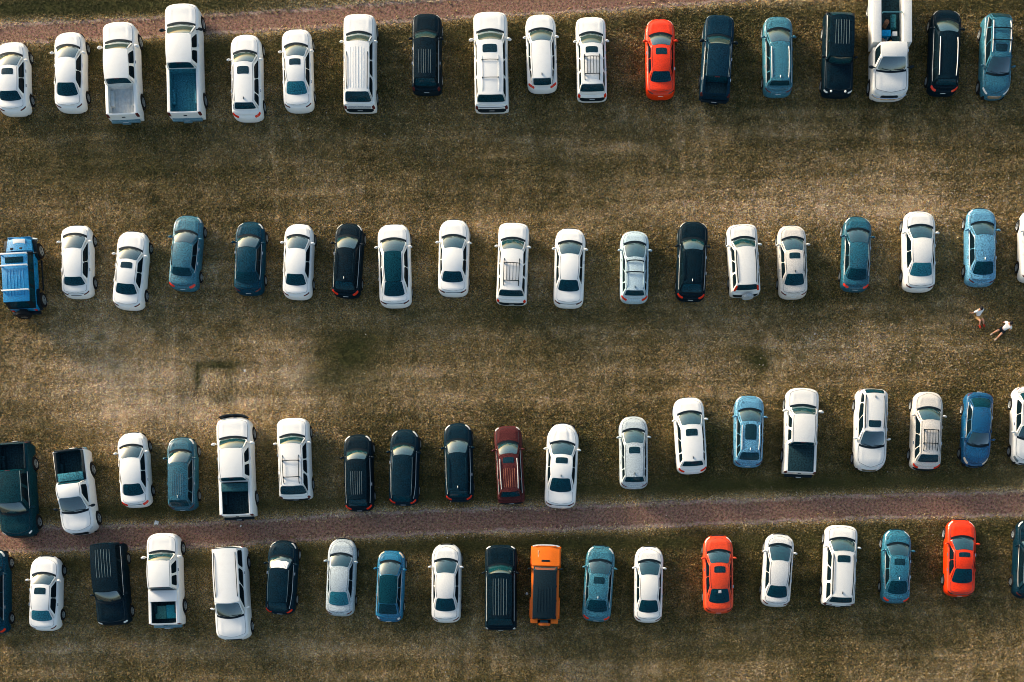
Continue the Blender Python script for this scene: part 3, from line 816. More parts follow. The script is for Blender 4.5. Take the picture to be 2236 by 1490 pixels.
CARS=[
  ('sedan',-32.66,34.42,0.0279,4.40,1.81,'sedan',(1.22,0.37,-1.15,-1.59),'white','sunroof','sedan',
   'white sedan with small sunroof, cut by the left edge, leftmost of the top row'),
  ('sedan',-29.29,34.81,0.0058,4.80,1.78,'sedan',(1.31,0.46,-1.04,-1.70),'white','plain','sedan',
   'plain white sedan without sunroof, second from the left in the top row'),
  ('pickup_truck',-26.16,34.68,0.0453,5.79,1.97,'pickup',(1.57,0.82,-0.90,-0.88),'white','bed:-0.88/-2.76:dusty','pickup',
   'white pickup with a pale dusty bed, left of the pickup with blue bed liner'),
  ('pickup_truck',-22.49,35.27,0.0288,6.77,2.05,'pickup',(2.00,1.11,-0.58,-0.55),'white','bed:-0.60/-3.18:blueliner','pickup',
   'large white pickup with a long empty bed lined in blue grey'),
  ('crossover',-18.83,34.43,0.0186,5.09,1.81,'xover',(1.29,0.48,-1.92,-2.16),'white','sunroof fin redtail plate','crossover',
   'white crossover with sunroof and red lamps, right of the blue lined pickup'),
  ('sedan',-15.84,34.90,0.0293,4.95,1.78,'sedan',(1.30,0.46,-1.06,-1.72),'white','sunroof bluebacklight','sedan',
   'white sedan with teal rear window, left of the long boxy suv with grey tailgate'),
  ('suv',-12.13,35.24,-0.0000,5.65,1.89,'big',(1.50,0.72,-2.25,-2.59),'white','rails:dark ribs:body greytail plate','suv',
   'long boxy white suv with thin roof rails and grey lower tailgate'),
  ('suv',-8.19,35.80,-0.0048,4.65,1.73,'suv',(1.07,0.42,-1.95,-2.19),'black','ribs:pale lights:pale plate','suv',
   'black suv with ribbed roof, between two big white suvs in the top row'),
  ('suv',-4.40,35.30,0.0173,5.79,2.00,'big',(1.58,0.73,-2.51,-2.65),'white','sunroof bars:-0.49,-1.53 bigmirror darktail plate','suv',
   'big white suv with sunroof, thin roof bars and large mirrors in the top row'),
  ('crossover',-1.43,35.88,0.0306,4.57,1.81,'xover',(1.15,0.26,-1.96,-2.19),'white','fin redtail','crossover',
   'smooth white crossover with plain roof, right of the white suv with large mirrors'),
  ('suv',1.52,35.50,0.0207,4.85,1.78,'suv',(1.26,0.40,-2.01,-2.26),'white','sunroof rack:-0.25/-1.79:-0.45,-1.46 wrap redtail','suv',
   'white suv with both sunroof and ribbed rack, left of the orange red sedan'),
  ('sedan',5.60,35.60,0.0070,4.76,1.76,'sedan',(1.20,0.38,-1.19,-1.68),'orangered','sunroof plate','sedan',
   'orange red sedan with sunroof in the top row, beside the dark navy pickup'),
  ('pickup_truck',8.94,35.49,-0.0669,5.00,1.78,'pickup',(1.08,0.30,-1.59,-1.67),'navy','bed:-1.70/-2.47:tonneau navytruck plate','pickup',
   'dark navy pickup with a covered bed, right of the orange red top row sedan'),
  ('crossover',12.54,35.69,0.0060,4.69,1.73,'xover',(1.36,0.39,-1.91,-2.02),'greyblue','rails:silver fin dimtail','crossover',
   'grey blue crossover with silver roof rails, right of the dark navy pickup'),
  ('suv',16.10,35.72,3.1150,4.83,1.78,'suv',(0.79,0.65,-1.82,-2.31),'black','ribs:pale boxy foglights','suv',
   'black boxy suv parked nose down with two round fog lamps, beside the service truck'),
  ('service_truck',19.07,36.50,-3.1383,6.78,2.16,'svc',(2.07,1.54,0.67,0.19),'offwhite','service','truck',
   'off white service truck with side lockers and a loaded bed, cut by the top edge'),
  ('crossover',22.39,35.93,-0.0400,5.03,1.76,'xover',(1.65,0.75,-2.05,-2.24),'black','rails:silver plate redtail','suv',
   'black crossover with long silver roof rails, right of the off white service truck'),
  ('crossover',25.44,35.65,3.1087,4.91,1.76,'xover',(1.29,0.50,-1.83,-2.36),'blue','rails:silver rackbars:-1.15,-0.43 sunroofat:-0.24/0.20 chromenose','suv',
   'blue suv parked nose down with two dark roof bars, rightmost of the top row'),
  ('off_road_suv',-32.03,22.75,0.0574,4.38,1.86,'jeep',(0.00,0.00,0.00,0.00),'jeepblue','bluejeep','off-road suv',
   'bright blue off-road suv with three white roof bars and a black spare wheel'),
  ('sedan',-28.88,23.56,0.0128,4.37,1.78,'sedan',(1.45,0.52,-1.18,-1.60),'white','plain slots','sedan',
   'short white sedan with two dark slots in its bumper, beside the blue off-road suv'),
  ('sedan',-25.70,23.04,-0.0855,4.70,1.81,'sedan',(1.16,0.41,-1.05,-1.61),'white','sunroof','sedan',
   'white sedan with sunroof, tilted to the right, beside the slanted blue sedan'),
  ('sedan',-22.43,24.07,-0.0865,4.52,1.73,'sedan',(1.12,0.37,-1.12,-1.55),'blue','redtail','sedan',
   'blue sedan with red lamps, parked at a slant right of the tilted white sedan'),
  ('sedan',-18.67,23.76,-0.0292,4.39,1.73,'sedan',(1.17,0.38,-1.10,-1.67),'tealdark','lights:pale plate','sedan',
   'dark teal sedan with plain roof, right of the slanted blue sedan'),
  ('sedan',-15.80,23.58,-0.0369,4.53,1.73,'sedan',(1.35,0.48,-1.03,-1.62),'white','dimtail','sedan',
   'white sedan with plain roof, between the dark teal sedan and the black hatchback'),
  ('hatchback',-12.85,23.61,-0.0619,4.42,1.68,'xover',(1.27,0.41,-1.56,-1.98),'black','rails:body redtail lights:pale plate fin','hatchback',
   'black hatchback with vivid red lamps, left of the sedan with black glass roof'),
  ('sedan',-10.11,23.32,0.0268,4.99,1.92,'sedan',(1.41,0.59,-1.22,-2.02),'white','pano seam','sedan',
   'white sedan with a full black glass roof, in the second row'),
  ('sedan',-6.61,23.79,-0.0206,4.61,1.81,'sedan',(1.14,0.31,-1.09,-1.64),'white','seam','sedan',
   'white sedan without sunroof, right of the white sedan with the black glass roof'),
  ('suv',-3.12,23.39,-0.0348,4.81,1.81,'suv',(1.31,0.53,-1.89,-2.14),'white','rack:-0.03/-1.65:-0.33,-1.37 wrap redtail darkbumper','suv',
   'white suv with a ribbed roof rack and no sunroof in the second row'),
  ('sedan',0.23,23.19,-0.0329,4.76,1.81,'sedan',(1.38,0.55,-0.99,-1.58),'white','seam','sedan',
   'white sedan with plain roof, right of the second row suv with ribbed rack'),
  ('crossover',4.07,23.22,-0.0104,4.28,1.70,'xover',(1.28,0.27,-1.69,-1.90),'silverblue','rackbars:0.05,-0.64 redtail fin rails:body','crossover',
   'pale silver blue crossover with two dark roof bars and orange red tail lamps'),
  ('crossover',7.47,23.56,-0.0401,4.73,1.76,'xover',(1.17,0.38,-1.64,-2.08),'black','fin redtail plate rails:body','crossover',
   'black crossover left of the white suv that carries a spare wheel'),
  ('suv',10.50,23.59,0.0552,4.25,1.78,'suv',(1.16,0.44,-1.79,-1.97),'offwhite','rails:dark longlamps sparewhite','suv',
   'white compact suv with tall red lamps and a spare wheel on its tail'),
  ('sedan',13.41,23.55,0.0266,4.40,1.70,'sedan',(1.26,0.43,-0.99,-1.59),'champagne','sunroof fin dimtail','sedan',
   'champagne sedan with sunroof, right of the white suv with a spare wheel'),
  ('sedan',17.19,24.02,-0.0410,4.49,1.68,'sedan',(1.29,0.40,-1.15,-1.73),'tealmid','redtail plate','sedan',
   'teal sedan with red lamps, right of the champagne sedan with sunroof'),
  ('sedan',20.90,24.18,-0.0023,4.83,1.89,'sedan',(1.35,0.50,-0.97,-1.68),'offwhite','seam bluebacklight','sedan',
   'large off white sedan between the teal sedan and the light blue sedan'),
  ('sedan',24.55,24.42,-0.0048,4.67,1.76,'sedan',(1.28,0.45,-1.14,-1.83),'lightblue','fin dimtail plate','sedan',
   'light blue sedan with a dark rear window, above the two seated people'),
  ('sedan',27.74,24.47,-0.0192,4.35,1.76,'sedan',(1.12,0.27,-1.49,-2.10),'offwhite','dimtail','sedan',
   'white sedan cut by the right edge of the photo in the second row'),
  ('pickup_truck',-32.40,10.03,-3.0797,5.68,2.00,'pickup',(1.51,0.94,-0.91,-1.09),'darkslate','bed:-2.67/-1.12:black','pickup',
   'dark slate pickup with empty black bed, nose down, cut by the left edge'),
  ('pickup_truck',-28.91,9.92,-3.0237,5.12,1.97,'pickup',(1.31,0.51,-0.27,-0.50),'white','bed:-2.36/-0.50:black toolboxat:-1.02/-0.54','pickup',
   'white pickup parked nose down with open black bed and a teal tool box'),
  ('sedan',-25.50,11.23,0.0679,4.52,1.76,'sedan',(1.36,0.58,-0.97,-1.63),'white','redtail seam','sedan',
   'white sedan without sunroof, between the nose down white pickup and a teal crossover'),
  ('crossover',-22.64,10.98,0.0102,4.38,1.70,'xover',(1.29,0.52,-1.71,-2.04),'tealmid','ribs:pale fin plate lights:pale dimtail','crossover',
   'teal crossover with a ribbed roof, left of the pickup with black front guard'),
  ('pickup_truck',-19.44,11.28,0.0408,6.02,2.05,'pickup',(1.72,0.99,-0.71,-0.82),'white','bed:-0.89/-2.87:black toolboxat:-0.96/-1.43 bullbar darkbumper','pickup',
   'white pickup with open black bed and a black guard on its nose'),
  ('suv',-16.01,11.85,0.0390,4.87,1.89,'suv',(1.31,0.72,-1.76,-2.26),'white','rack2:0.05/-1.65:-0.29,-1.26 wrap darkbumper plate','suv',
   'white suv with black rack bars, right of the pickup with black front guard'),
  ('crossover',-12.22,11.04,0.0207,4.58,1.70,'xover',(1.28,0.65,-1.71,-2.10),'black','ribs:pale redtail lights:pale bars_side','crossover',
   'black crossover with ribbed roof and bright red lamps in the third row'),
  ('crossover',-9.53,11.37,-0.0270,4.54,1.73,'xover',(1.26,0.56,-1.85,-2.15),'blackteal','redtail plate lights:pale','crossover',
   'black crossover with smooth roof, right of the ribbed black one in the third row'),
  ('crossover',-6.32,11.66,0.0238,4.69,1.68,'xover',(1.24,0.40,-1.84,-2.18),'blackteal','redtail fin lights:pale rails:body','crossover',
   'black crossover with pale outlined roof edges, directly left of the dark maroon suv'),
  ('suv',-3.32,11.50,0.0531,4.63,1.62,'suv',(1.25,0.47,-1.76,-2.02),'maroon','sunroof rails:silver ribs:copper lights:pale plate chromebumper','suv',
   'dark maroon suv with sunroof, copper roof ribs and silver rails'),
  ('sedan',-0.23,11.48,-0.0439,5.08,1.89,'sedan',(1.30,0.52,-0.89,-1.67),'white','sunroof fin seam muscle','sedan',
   'long white sedan with sunroof at the road edge, right of the maroon suv'),
  ('crossover',4.02,12.25,0.0116,4.33,1.70,'xover',(1.25,0.38,-1.62,-1.88),'silver','sunroof fin plate lights:pale','crossover',
   'silver crossover with sunroof, next right of the long white sedan at the road edge'),
  ('crossover',7.36,13.25,0.0577,4.55,1.81,'xover',(1.28,0.46,-1.70,-1.94),'white','sunroof fin redtail','crossover',
   'white crossover with sunroof, between the silver and the light blue crossover'),
  ('crossover',10.82,13.50,-0.0235,4.27,1.73,'xover',(1.19,0.41,-1.42,-1.86),'lightblue','bigsunroof rails:silver fin dimtail plate','crossover',
   'light blue crossover with a large dark sunroof, left of a white pickup'),
  ('pickup_truck',13.88,13.41,-0.0406,5.23,1.92,'pickup',(1.46,0.85,-0.78,-0.83),'offwhite','bed:-0.84/-2.44:tonneau darkbumper','pickup',
   'white pickup with a black bed cover, right of the light blue crossover'),
  ('crossover',18.03,13.57,3.1107,4.88,1.89,'xover',(1.10,0.28,-1.97,-2.34),'offwhite','rails:dark sunroofat:-0.36/0.04 fin chromenose','crossover',
   'off white crossover parked nose down with long dark roof rails and sunroof'),
  ('crossover',21.33,13.53,-0.0381,4.69,1.76,'xover',(1.24,0.45,-1.59,-2.03),'champagne','rack:-0.11/-1.40:-0.15,-0.95 redtail darkbumper','crossover',
   'champagne crossover with a black ladder roof rack, left of a deep blue sedan'),
  ('sedan',24.33,13.59,3.0815,4.46,1.68,'sedan',(1.03,0.33,-1.19,-1.81),'deepblue','lights:cream','sedan',
   'deep blue sedan parked nose down with cream headlamps'),
  ('sedan',27.30,13.84,3.1212,4.64,1.78,'sedan',(0.88,0.19,-1.31,-1.89),'offwhite','lights:dark','sedan',
   'off white sedan parked nose down, cut by the right edge of the photo'),
  ('crossover',-33.84,4.02,0.0077,5.05,1.78,'xover',(1.46,0.88,-1.45,-1.98),'tealdark','redtail lights:pale','crossover',
   'dark teal crossover almost wholly beyond the left edge, with one red tail lamp'),
  ('sedan',-30.75,3.92,-0.0224,4.49,1.78,'sedan',(1.13,0.48,-1.08,-1.69),'white','sunroof bluebacklight','sedan',
   'white sedan with sunroof, left of the slanted black suv in the bottom row'),
  ('suv',-26.83,4.45,-3.0696,4.88,1.89,'suv',(1.10,0.53,-2.29,-2.34),'black','ribs:pale boxy lights:pale','suv',
   'black suv parked nose down and slanted, with a long ribbed roof'),
  ('pickup_truck',-23.63,4.68,0.0328,5.62,1.92,'pickup',(1.63,1.05,-0.49,-0.60),'white','bed:-0.62/-2.67:black lidbox:-0.64/-1.30 cargo','pickup',
   'white pickup with a wide white box behind the cab and teal sheets in bed'),
  ('suv',-19.71,3.89,-3.0882,5.54,1.97,'big',(1.43,0.65,-2.58,-2.67),'white','rails:dark2','suv',
   'long white suv parked nose down, left of the crossover with white sunshade'),
  ('crossover',-16.76,4.86,-0.0583,4.40,1.73,'xover',(1.21,0.48,-1.56,-2.09),'blackteal','sunshade redtail plate','crossover',
   'black crossover with a crumpled white sunshade behind its windscreen'),
  ('sedan',-13.26,4.87,-0.0432,4.65,1.70,'sedan',(1.32,0.58,-0.93,-1.74),'silver','bluebacklight dimtail lights:pale','sedan',
   'silver sedan with pale teal rear window, right of the crossover with white sunshade'),
  ('hatchback',-10.35,4.35,-0.0445,4.27,1.62,'xover',(1.41,0.59,-1.12,-1.81),'brightblue','blackroof lights:cream clearlamps plate','hatchback',
   'small bright blue hatchback with a black roof and white corner lamps'),
  ('sedan',-7.05,4.51,-0.0083,4.70,1.76,'sedan',(1.36,0.55,-0.96,-1.71),'offwhite','dimtail','sedan',
   'white sedan without sunroof, left of the big black suv in the bottom row'),
  ('suv',-3.82,4.25,-0.0022,5.06,1.86,'big',(1.30,0.76,-1.91,-2.27),'black','ribs:pale lights:pale plate clearcorner','suv',
   'big black suv with a ribbed roof, parked beside the orange off-road suv'),
  ('off_road_suv',-1.20,4.54,-0.0249,4.48,1.68,'jeep',(0.00,0.00,0.00,0.00),'jeeporange','orangejeep','off-road suv',
   'bright orange off-road suv with black hard top and orange spare wheel cover'),
  ('sedan',1.96,4.50,-0.0711,4.55,1.73,'sedan',(1.32,0.52,-1.05,-1.74),'greyblue','sunroof fin redtail lights:pale','sedan',
   'grey blue sedan with sunroof, right of the orange off-road suv'),
  ('sedan',4.91,4.44,-0.0208,4.55,1.70,'sedan',(1.37,0.51,-0.99,-1.72),'offwhite','dimtail','sedan',
   'white sedan without sunroof, left of the coral red sedan in the bottom row'),
  ('sedan',9.03,5.04,0.0060,4.68,1.78,'sedan',(1.35,0.61,-0.92,-1.76),'coralred','sunroof plate decal','sedan',
   'coral red sedan with sunroof and a small white sticker on its rear window'),
  ('sedan',12.54,5.28,-0.0729,4.37,1.73,'sedan',(1.47,0.50,-0.99,-1.68),'silverwhite','dimtail','sedan',
   'silvery white sedan without sunroof, right of the coral red sedan'),
  ('suv',16.19,5.54,-0.0439,4.84,1.89,'suv',(1.55,0.76,-1.95,-2.26),'offwhite','sunroof rails:dark fin redthin','suv',
   'white suv with sunroof and dark outlined roof, right of the silvery white sedan'),
  ('sedan',19.55,5.52,-0.0302,4.43,1.68,'sedan',(1.29,0.56,-0.94,-1.71),'midblue','sunroof fin redtail','sedan',
   'blue sedan with sunroof, left of the orange red sedan in the bottom row'),
  ('sedan',23.34,6.01,-0.0253,4.63,1.76,'sedan',(1.19,0.40,-0.72,-1.56),'orangered','sunroof seam','sedan',
   'orange red sedan with sunroof, near the right end of the bottom row'),
  ('sedan',27.44,5.93,-0.0500,4.69,1.76,'sedan',(1.13,0.57,-1.58,-2.04),'blackteal','dimtail','sedan',
   'black sedan cut by the right edge of the photo in the bottom row'),
]

BUILT = {}
for idx, (nm, cx, cy, rz, L, W, kind, k, colour, feats, cat, label) in enumerate(CARS):
    if kind == 'jeep':
        T = jeep(cx, cy, rz, L, W*(1.0 if 'blue' in feats else 1.02), colour, 'orange' in feats, label, cat, nm); BUILT[idx] = (T, None)
    else:
        BUILT[idx] = vehicle(nm, cx, cy, rz, L, W, kind, k, colour, feats, cat, label, idx)

# ------------------------------------------------------------------ loose things in the beds
def on_truck(T, p):
    M = Matrix.Translation(T.location) @ Matrix.Rotation(T.rotation_euler.z, 4, 'Z')
    return M @ Vector(p), T.rotation_euler.z
def loose(name, label, cat, T, p, m, build, group=None, rz=0):
    q, a = on_truck(T, p); bm = bmesh.new(); build(bm)
    o = link_mesh(name, bm, m); o.location = q; o.rotation_euler = (0, 0, a+rz); tag(o, label, cat, group); return o
svc = [i for i, c in enumerate(CARS) if c[6] == 'svc'][0]
T = BUILT[svc][0]; Ls = CARS[svc][4]; yb0 = CARS[svc][7][2]-.17
def _cooler(bm): box(bm, (0, 0, .20), (.50, .34, .38), bev=.03); box(bm, (0, 0, .41), (.52, .36, .05), bev=.015); box(bm, (0, -.19, .3), (.2, .03, .03))
loose('cooler', 'bright blue cooler in the middle of the service truck bed', 'cooler', T, (.26, yb0-.72, .855), mat('cooler_blue', (.0,.25,.50), rough=.5, fleck=.3), _cooler)
def _crate(bm):
    box(bm, (0, 0, .14), (.26, .24, .26), bev=.02); box(bm, (0, 0, .28), (.28, .26, .03), bev=.01)
loose('storage_box', 'small white box beside the blue cooler in the service truck bed', 'box', T, (-.28, yb0-.76, .855), WHITEP, _crate)
def _sack(bm):
    sphere(bm, (0, 0, .14), (.20, .26, .14)); sphere(bm, (.05, .22, .18), (.08, .10, .08))
loose('sack', 'tan sack lying against the cab in the service truck bed', 'sack', T, (-.10, yb0-.22, .855), mat('sack_tan', (.55,.26,.07), rough=.8, fleck=.4), _sack)
loose('sack', 'brown sack in the service truck bed, in the corner next to a locker', 'sack', T, (.42, yb0-.36, .855), mat('sack_brown', (.38,.24,.17), rough=.8, fleck=.5), _sack, rz=.7)
def _roll(bm): cyl(bm, (0, 0, .17), .17, .75, 'Y', 16); cyl(bm, (0, 0, .17), .06, .78, 'Y', 10)
loose('tarp_roll', 'dark teal rolled tarp near the top edge of the photo in the service truck bed', 'roll', T, (-.22, yb0-1.5, .855), mat('tarp_teal', (.02,.14,.16), rough=.7, fleck=.7), _roll)
def _cyl(bm): cyl(bm, (0, 0, .25), .13, .5, 'Z', 16); cyl(bm, (0, 0, .53), .05, .07, 'Z', 10)
loose('fuel_can', 'orange topped can standing behind the blue cooler in the service truck bed', 'can', T, (.24, yb0-1.35, .855), mat('can_orange', (.26,.12,.06), rough=.6, fleck=.5), _cyl)
def _pole(bm): tube(bm, [(0, -.4, .05), (0, .4, .35)], .03, 6); tube(bm, [(.1, .3, .05), (-.12, -.3, .32)], .03, 6); box(bm, (0, 0, .04), (.2, .7, .05), bev=.01)
loose('folding_stand', 'pale crossed metal stand leaning beside the brown sack in the service truck bed', 'stand', T, (.22, yb0-.32, .86), mat('stand_grey', (.35,.42,.42), rough=.5, metal=.4), _pole)
def _case(bm): box(bm, (0, 0, .16), (.42, .55, .3), bev=.03); tube(bm, [(-.08, -.1, .33), (-.08, -.1, .37), (.08, -.1, .37), (.08, -.1, .33)], .015, 5)
loose('tool_case', 'black case on the left of the service truck bed beside the cab', 'case', T, (-.32, yb0-.33, .855), LINER, _case)
# two teal sheets in the white pickup with the box
wp = [i for i, c in enumerate(CARS) if 'cargo' in c[9]][0]; T = BUILT[wp][0]
b0, b1 = BUILT[wp][1]['bed']
def _sheet(bm):
    for q in range(8): box(bm, (0, -.525+q*.15, .04+(.006 if q % 2 else 0)), (.60, .146, .08), bev=.006)
ym = lerp(b0, b1, .66)
loose('panel_sheet', 'green teal sheet lying on the left of the pickup bed with the white box', 'sheet', T, (-.33, ym, .745), mat('sheet_green', (.05,.19,.16), rough=.5, fleck=.6), lambda bm: box(bm, (0, 0, .06), (.62, .78, .12), bev=.01), 'sheets in the pickup bed')
loose('panel_sheet', 'blue teal sheet lying on the right of the pickup bed with the white box', 'sheet', T, (.32, ym+.03, .745), mat('sheet_blue', (.015,.24,.28), rough=.5, fleck=.4), lambda bm: box(bm, (0, 0, .06), (.62, .80, .12), bev=.01), 'sheets in the pickup bed')
# white bottle in the nose down white pickup
wp = [i for i, c in enumerate(CARS) if 'toolboxat' in c[9] and 'bullbar' not in c[9]][0]; T = BUILT[wp][0]; b0, b1 = BUILT[wp][1]['bed']
def _bottle(bm): cyl(bm, (0, 0, .10), .09, .40, 'Y', 14); cyl(bm, (0, .25, .10), .04, .12, 'Y', 10)
loose('gas_bottle', 'pale bottle lying in the black bed of the nose down white pickup', 'bottle', T, (-.66, lerp(b0, b1, .50), .745), mat('bottle_pale', (.65,.60,.52), rough=.4), _bottle)

# ------------------------------------------------------------------ people, seated on the grass and leaning back on their hands
def skin_mesh(name, joints, edges, mats, sub=1):
    me = bpy.data.meshes.new(name+'_cage'); me.from_pydata([j[0] for j in joints], edges, [])
    o = bpy.data.objects.new(name+'_cage', me); COL.objects.link(o)
    m = o.modifiers.new('s', 'SKIN'); m.use_smooth_shade = True
    for i, j in enumerate(joints):
        v = me.skin_vertices[0].data[i]; v.radius = (j[1], j[1] if len(j) < 3 else j[2]); v.use_root = (i == 0)
    m2 = o.modifiers.new('d', 'SUBSURF'); m2.levels = sub; m2.render_levels = sub
    dg = bpy.context.evaluated_depsgraph_get(); ev = o.evaluated_get(dg)
    nm = bpy.data.meshes.new_from_object(ev); nm.name = name
    bpy.data.objects.remove(o)
    nm.materials.clear()
    for q in mats: nm.materials.append(q)
    return nm
SKIN = mat('skin', (.66,.32,.19), rough=.5)
HAIR = mat('hair_dark', (.012,.012,.014), rough=.6)
SHIRT = mat('shirt_white', (.80,.80,.77), rough=.8)
def person(label, loc, rz, pose, shorts, shoes):
    T = thing('person', label, 'person', loc, rz)
    # local frame: facing +Y, hips at the origin
    J = []; E = []
    def add(p, r, r2=None, par=None):
        J.append((p, r) if r2 is None else (p, r, r2)); i = len(J)-1
        if par is not None: E.append((par, i))
        return i
    hip = add((0, 0, .13), .135, .11)
    be = pose['lean']
    sp = add((0, -be*.45, .36), .125, .10, hip); ch = add((0, -be*.85, .58), .155, .105, sp); nk = add((0, -be*.98, .72), .055, .055, ch)
    hd = add((0, -be*.98+.02, .83), .085, .10, nk); ht = add((0, -be*.98+.01, .93), .075, .08, hd)
    hands = []
    for s, (hx, hy) in ((1, pose['handR']), (-1, pose['handL'])):
        sh = add((s*.17, -be*.86, .63), .058, .058, ch)
        el = add((lerp(s*.17, hx, .5)+s*.04, lerp(-be*.86, hy, .5), .34), .042, .042, sh); wr = add((hx, hy, .07), .028, .028, el)
        pm = add((hx, hy-.05, .03), .038, .018, wr); hands.append((hx, hy))
        for q in range(4):
            a = (-.03+.02*q)
            f1 = add((hx+a*1.2, hy-.10, .022), .009, .009, pm); add((hx+a*1.5, hy-.135-.01*(q in (1, 2)), .012), .008, .008, f1)
        t1 = add((hx-s*.045, hy-.055, .022), .010, .010, pm); add((hx-s*.07, hy-.085, .014), .009, .009, t1)
    for s, kn, ft in ((1, pose['kneeR'], pose['footR']), (-1, pose['kneeL'], pose['footL'])):
        th = add((s*.10, .06, .13), .095, .09, hip); k_ = add(kn, .062, .062, th); an = add((ft[0], ft[1], ft[2]), .038, .038, k_)
        add((ft[0]+.01*s, ft[1]+.06, max(.04, ft[2]-.04)), .042, .036, an); 
    me = skin_mesh('body', J, E, [SKIN], 2)
    body = bpy.data.objects.new('body', me); COL.objects.link(body); body.parent = T
    # shirt
    SJ = [((0, -.01, .17), .160, .135), ((0, -be*.45, .36), .158, .128), ((0, -be*.85, .57), .182, .130), ((0, -be*.95, .67), .085, .08)]
    SE = [(0, 1), (1, 2), (2, 3)]
    for s, (hx, hy) in ((1, hands[0]), (-1, hands[1])):
        SJ.append(((s*.18, -be*.86, .63), .078, .078)); SE.append((2, len(SJ)-1))
        SJ.append(((lerp(s*.17, hx, .5)+s*.035, lerp(-be*.86, hy, .5), .37), .064, .064)); SE.append((len(SJ)-2, len(SJ)-1))
    me = skin_mesh('shirt', SJ, SE, [SHIRT], 2); o = bpy.data.objects.new('shirt', me); COL.objects.link(o); o.parent = T
    # shorts
    SJ = [((0, 0, .13), .155, .125)]; SE = []
    for s, kn in ((1, pose['kneeR']), (-1, pose['kneeL'])):
        SJ.append(((s*.10, .07, .135), .115, .108)); SE.append((0, len(SJ)-1))
        p = Vector((s*.10, .06, .13)).lerp(Vector(kn), .72); SJ.append((tuple(p), .088, .088)); SE.append((len(SJ)-2, len(SJ)-1))
    me = skin_mesh('shorts', SJ, SE, [shorts], 2); o = bpy.data.objects.new('shorts', me); COL.objects.link(o); o.parent = T
    # hair: a cap over the skull, open at the face
    bm = bmesh.new(); c = Vector((0, -be*.98+.005, .90)); sphere(bm, c, (.098, .112, .105), u=20, v=14)
    bmesh.ops.delete(bm, geom=[v for v in bm.verts if v.co.z < .86 and v.co.y > c.y-.02 or v.co.z < .80], context='VERTS')
    link_mesh('hair', bm, HAIR, T)
    # face: eyes, nose, mouth, ears
    yf = -be*.98+.115
    bm = bmesh.new()
    for s in (1, -1): sphere(bm, (s*.032, yf-.018, .87), (.012, .010, .009), u=8, v=6)
    link_mesh('eyes', bm, mat('eye', (.05,.04,.035), rough=.2), T)
    bm = bmesh.new(); sphere(bm, (0, yf-.002, .845), (.014, .020, .022), u=8, v=6)
    for s in (1, -1): sphere(bm, (s*.090, -be*.98+.02, .865), (.012, .022, .030), u=8, v=6)
    link_mesh('nose_and_ears', bm, SKIN, T)
    bm = bmesh.new(); sphere(bm, (0, yf-.014, .808), (.024, .010, .007), u=8, v=6); link_mesh('mouth', bm, mat('lips', (.42,.12,.10), rough=.5), T)
    for ft in (pose['footR'], pose['footL']):
        bm = bmesh.new(); rr = Matrix.Rotation(pose.get('toe', .6), 4, 'X')
        c = Vector((ft[0], ft[1]+.06, max(.06, ft[2]+.02)))
        sphere(bm, c+Vector((0, .03, .02)), (.052, .095, .050), rot=rr, u=12, v=8); box(bm, c+Vector((0, .02, -.02)), (.088, .24, .03), rot=rr, bev=.012)
        link_mesh('shoe', bm, shoes, T)
    return T
def GP(px, py): return ((px-1235)/36.5, (1440-py)/36.5, 0.0)
SH1 = mat('shorts_tan', (.50,.30,.12), rough=.8); SH2 = mat('shorts_black', (.012,.02,.025), rough=.8)
SHO1 = mat('shoe_red', (.55,.05,.02), rough=.6); SHO2 = mat('shoe_pale', (.62,.45,.33), rough=.6)
person('person in white shirt, tan shorts and red shoes, sitting on the grass, knees drawn up',
       GP(2134, 692), math.radians(200), dict(lean=.24, handR=(.30, -.30), handL=(-.24, -.30), kneeR=(.08, .36, .38), footR=(.10, .54, .08), kneeL=(-.14, .38, .30), footL=(-.16, .56, .08), toe=.2), SH1, SHO1)
person('person in white shirt and black shorts, sitting on the grass with legs stretched out',
       GP(2188, 722), math.radians(132), dict(lean=.26, handR=(.30, -.34), handL=(-.30, -.30), kneeR=(.20, .40, .34), footR=(.26, .56, .07), kneeL=(-.10, .40, .34), footL=(-.14, .60, .07), toe=.4), SH2, SHO2)

# ------------------------------------------------------------------ ground fields (plant and soil colour by place, with shade painted in along the car rows)
def smooth(a, b, x):
    t = min(1, max(0, (x-a)/(b-a))); return t*t*(3-2*t)
DRY_SHADE_BLOBS = [  # px, py, rx, ry, dryness; negative ones along the rows paint shade between cars
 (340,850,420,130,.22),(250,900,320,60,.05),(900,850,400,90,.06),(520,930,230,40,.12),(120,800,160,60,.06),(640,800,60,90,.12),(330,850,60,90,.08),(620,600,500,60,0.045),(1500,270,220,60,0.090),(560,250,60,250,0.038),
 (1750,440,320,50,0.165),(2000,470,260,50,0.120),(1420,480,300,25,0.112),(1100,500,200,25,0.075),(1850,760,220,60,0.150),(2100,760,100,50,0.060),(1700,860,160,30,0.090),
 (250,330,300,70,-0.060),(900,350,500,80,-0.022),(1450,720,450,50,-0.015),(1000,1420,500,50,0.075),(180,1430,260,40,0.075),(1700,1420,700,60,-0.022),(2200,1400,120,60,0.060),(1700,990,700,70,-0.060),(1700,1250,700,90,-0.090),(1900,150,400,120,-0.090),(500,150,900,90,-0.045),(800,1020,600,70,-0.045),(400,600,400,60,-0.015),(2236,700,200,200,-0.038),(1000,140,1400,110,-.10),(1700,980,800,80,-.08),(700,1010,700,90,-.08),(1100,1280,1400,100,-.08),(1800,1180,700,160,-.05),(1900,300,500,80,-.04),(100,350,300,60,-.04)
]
BL_ = [((px-1235)/36.5, (1440-py)/36.5, rx/36.5, ry/36.5, a) for px, py, rx, ry, a in DRY_SHADE_BLOBS]
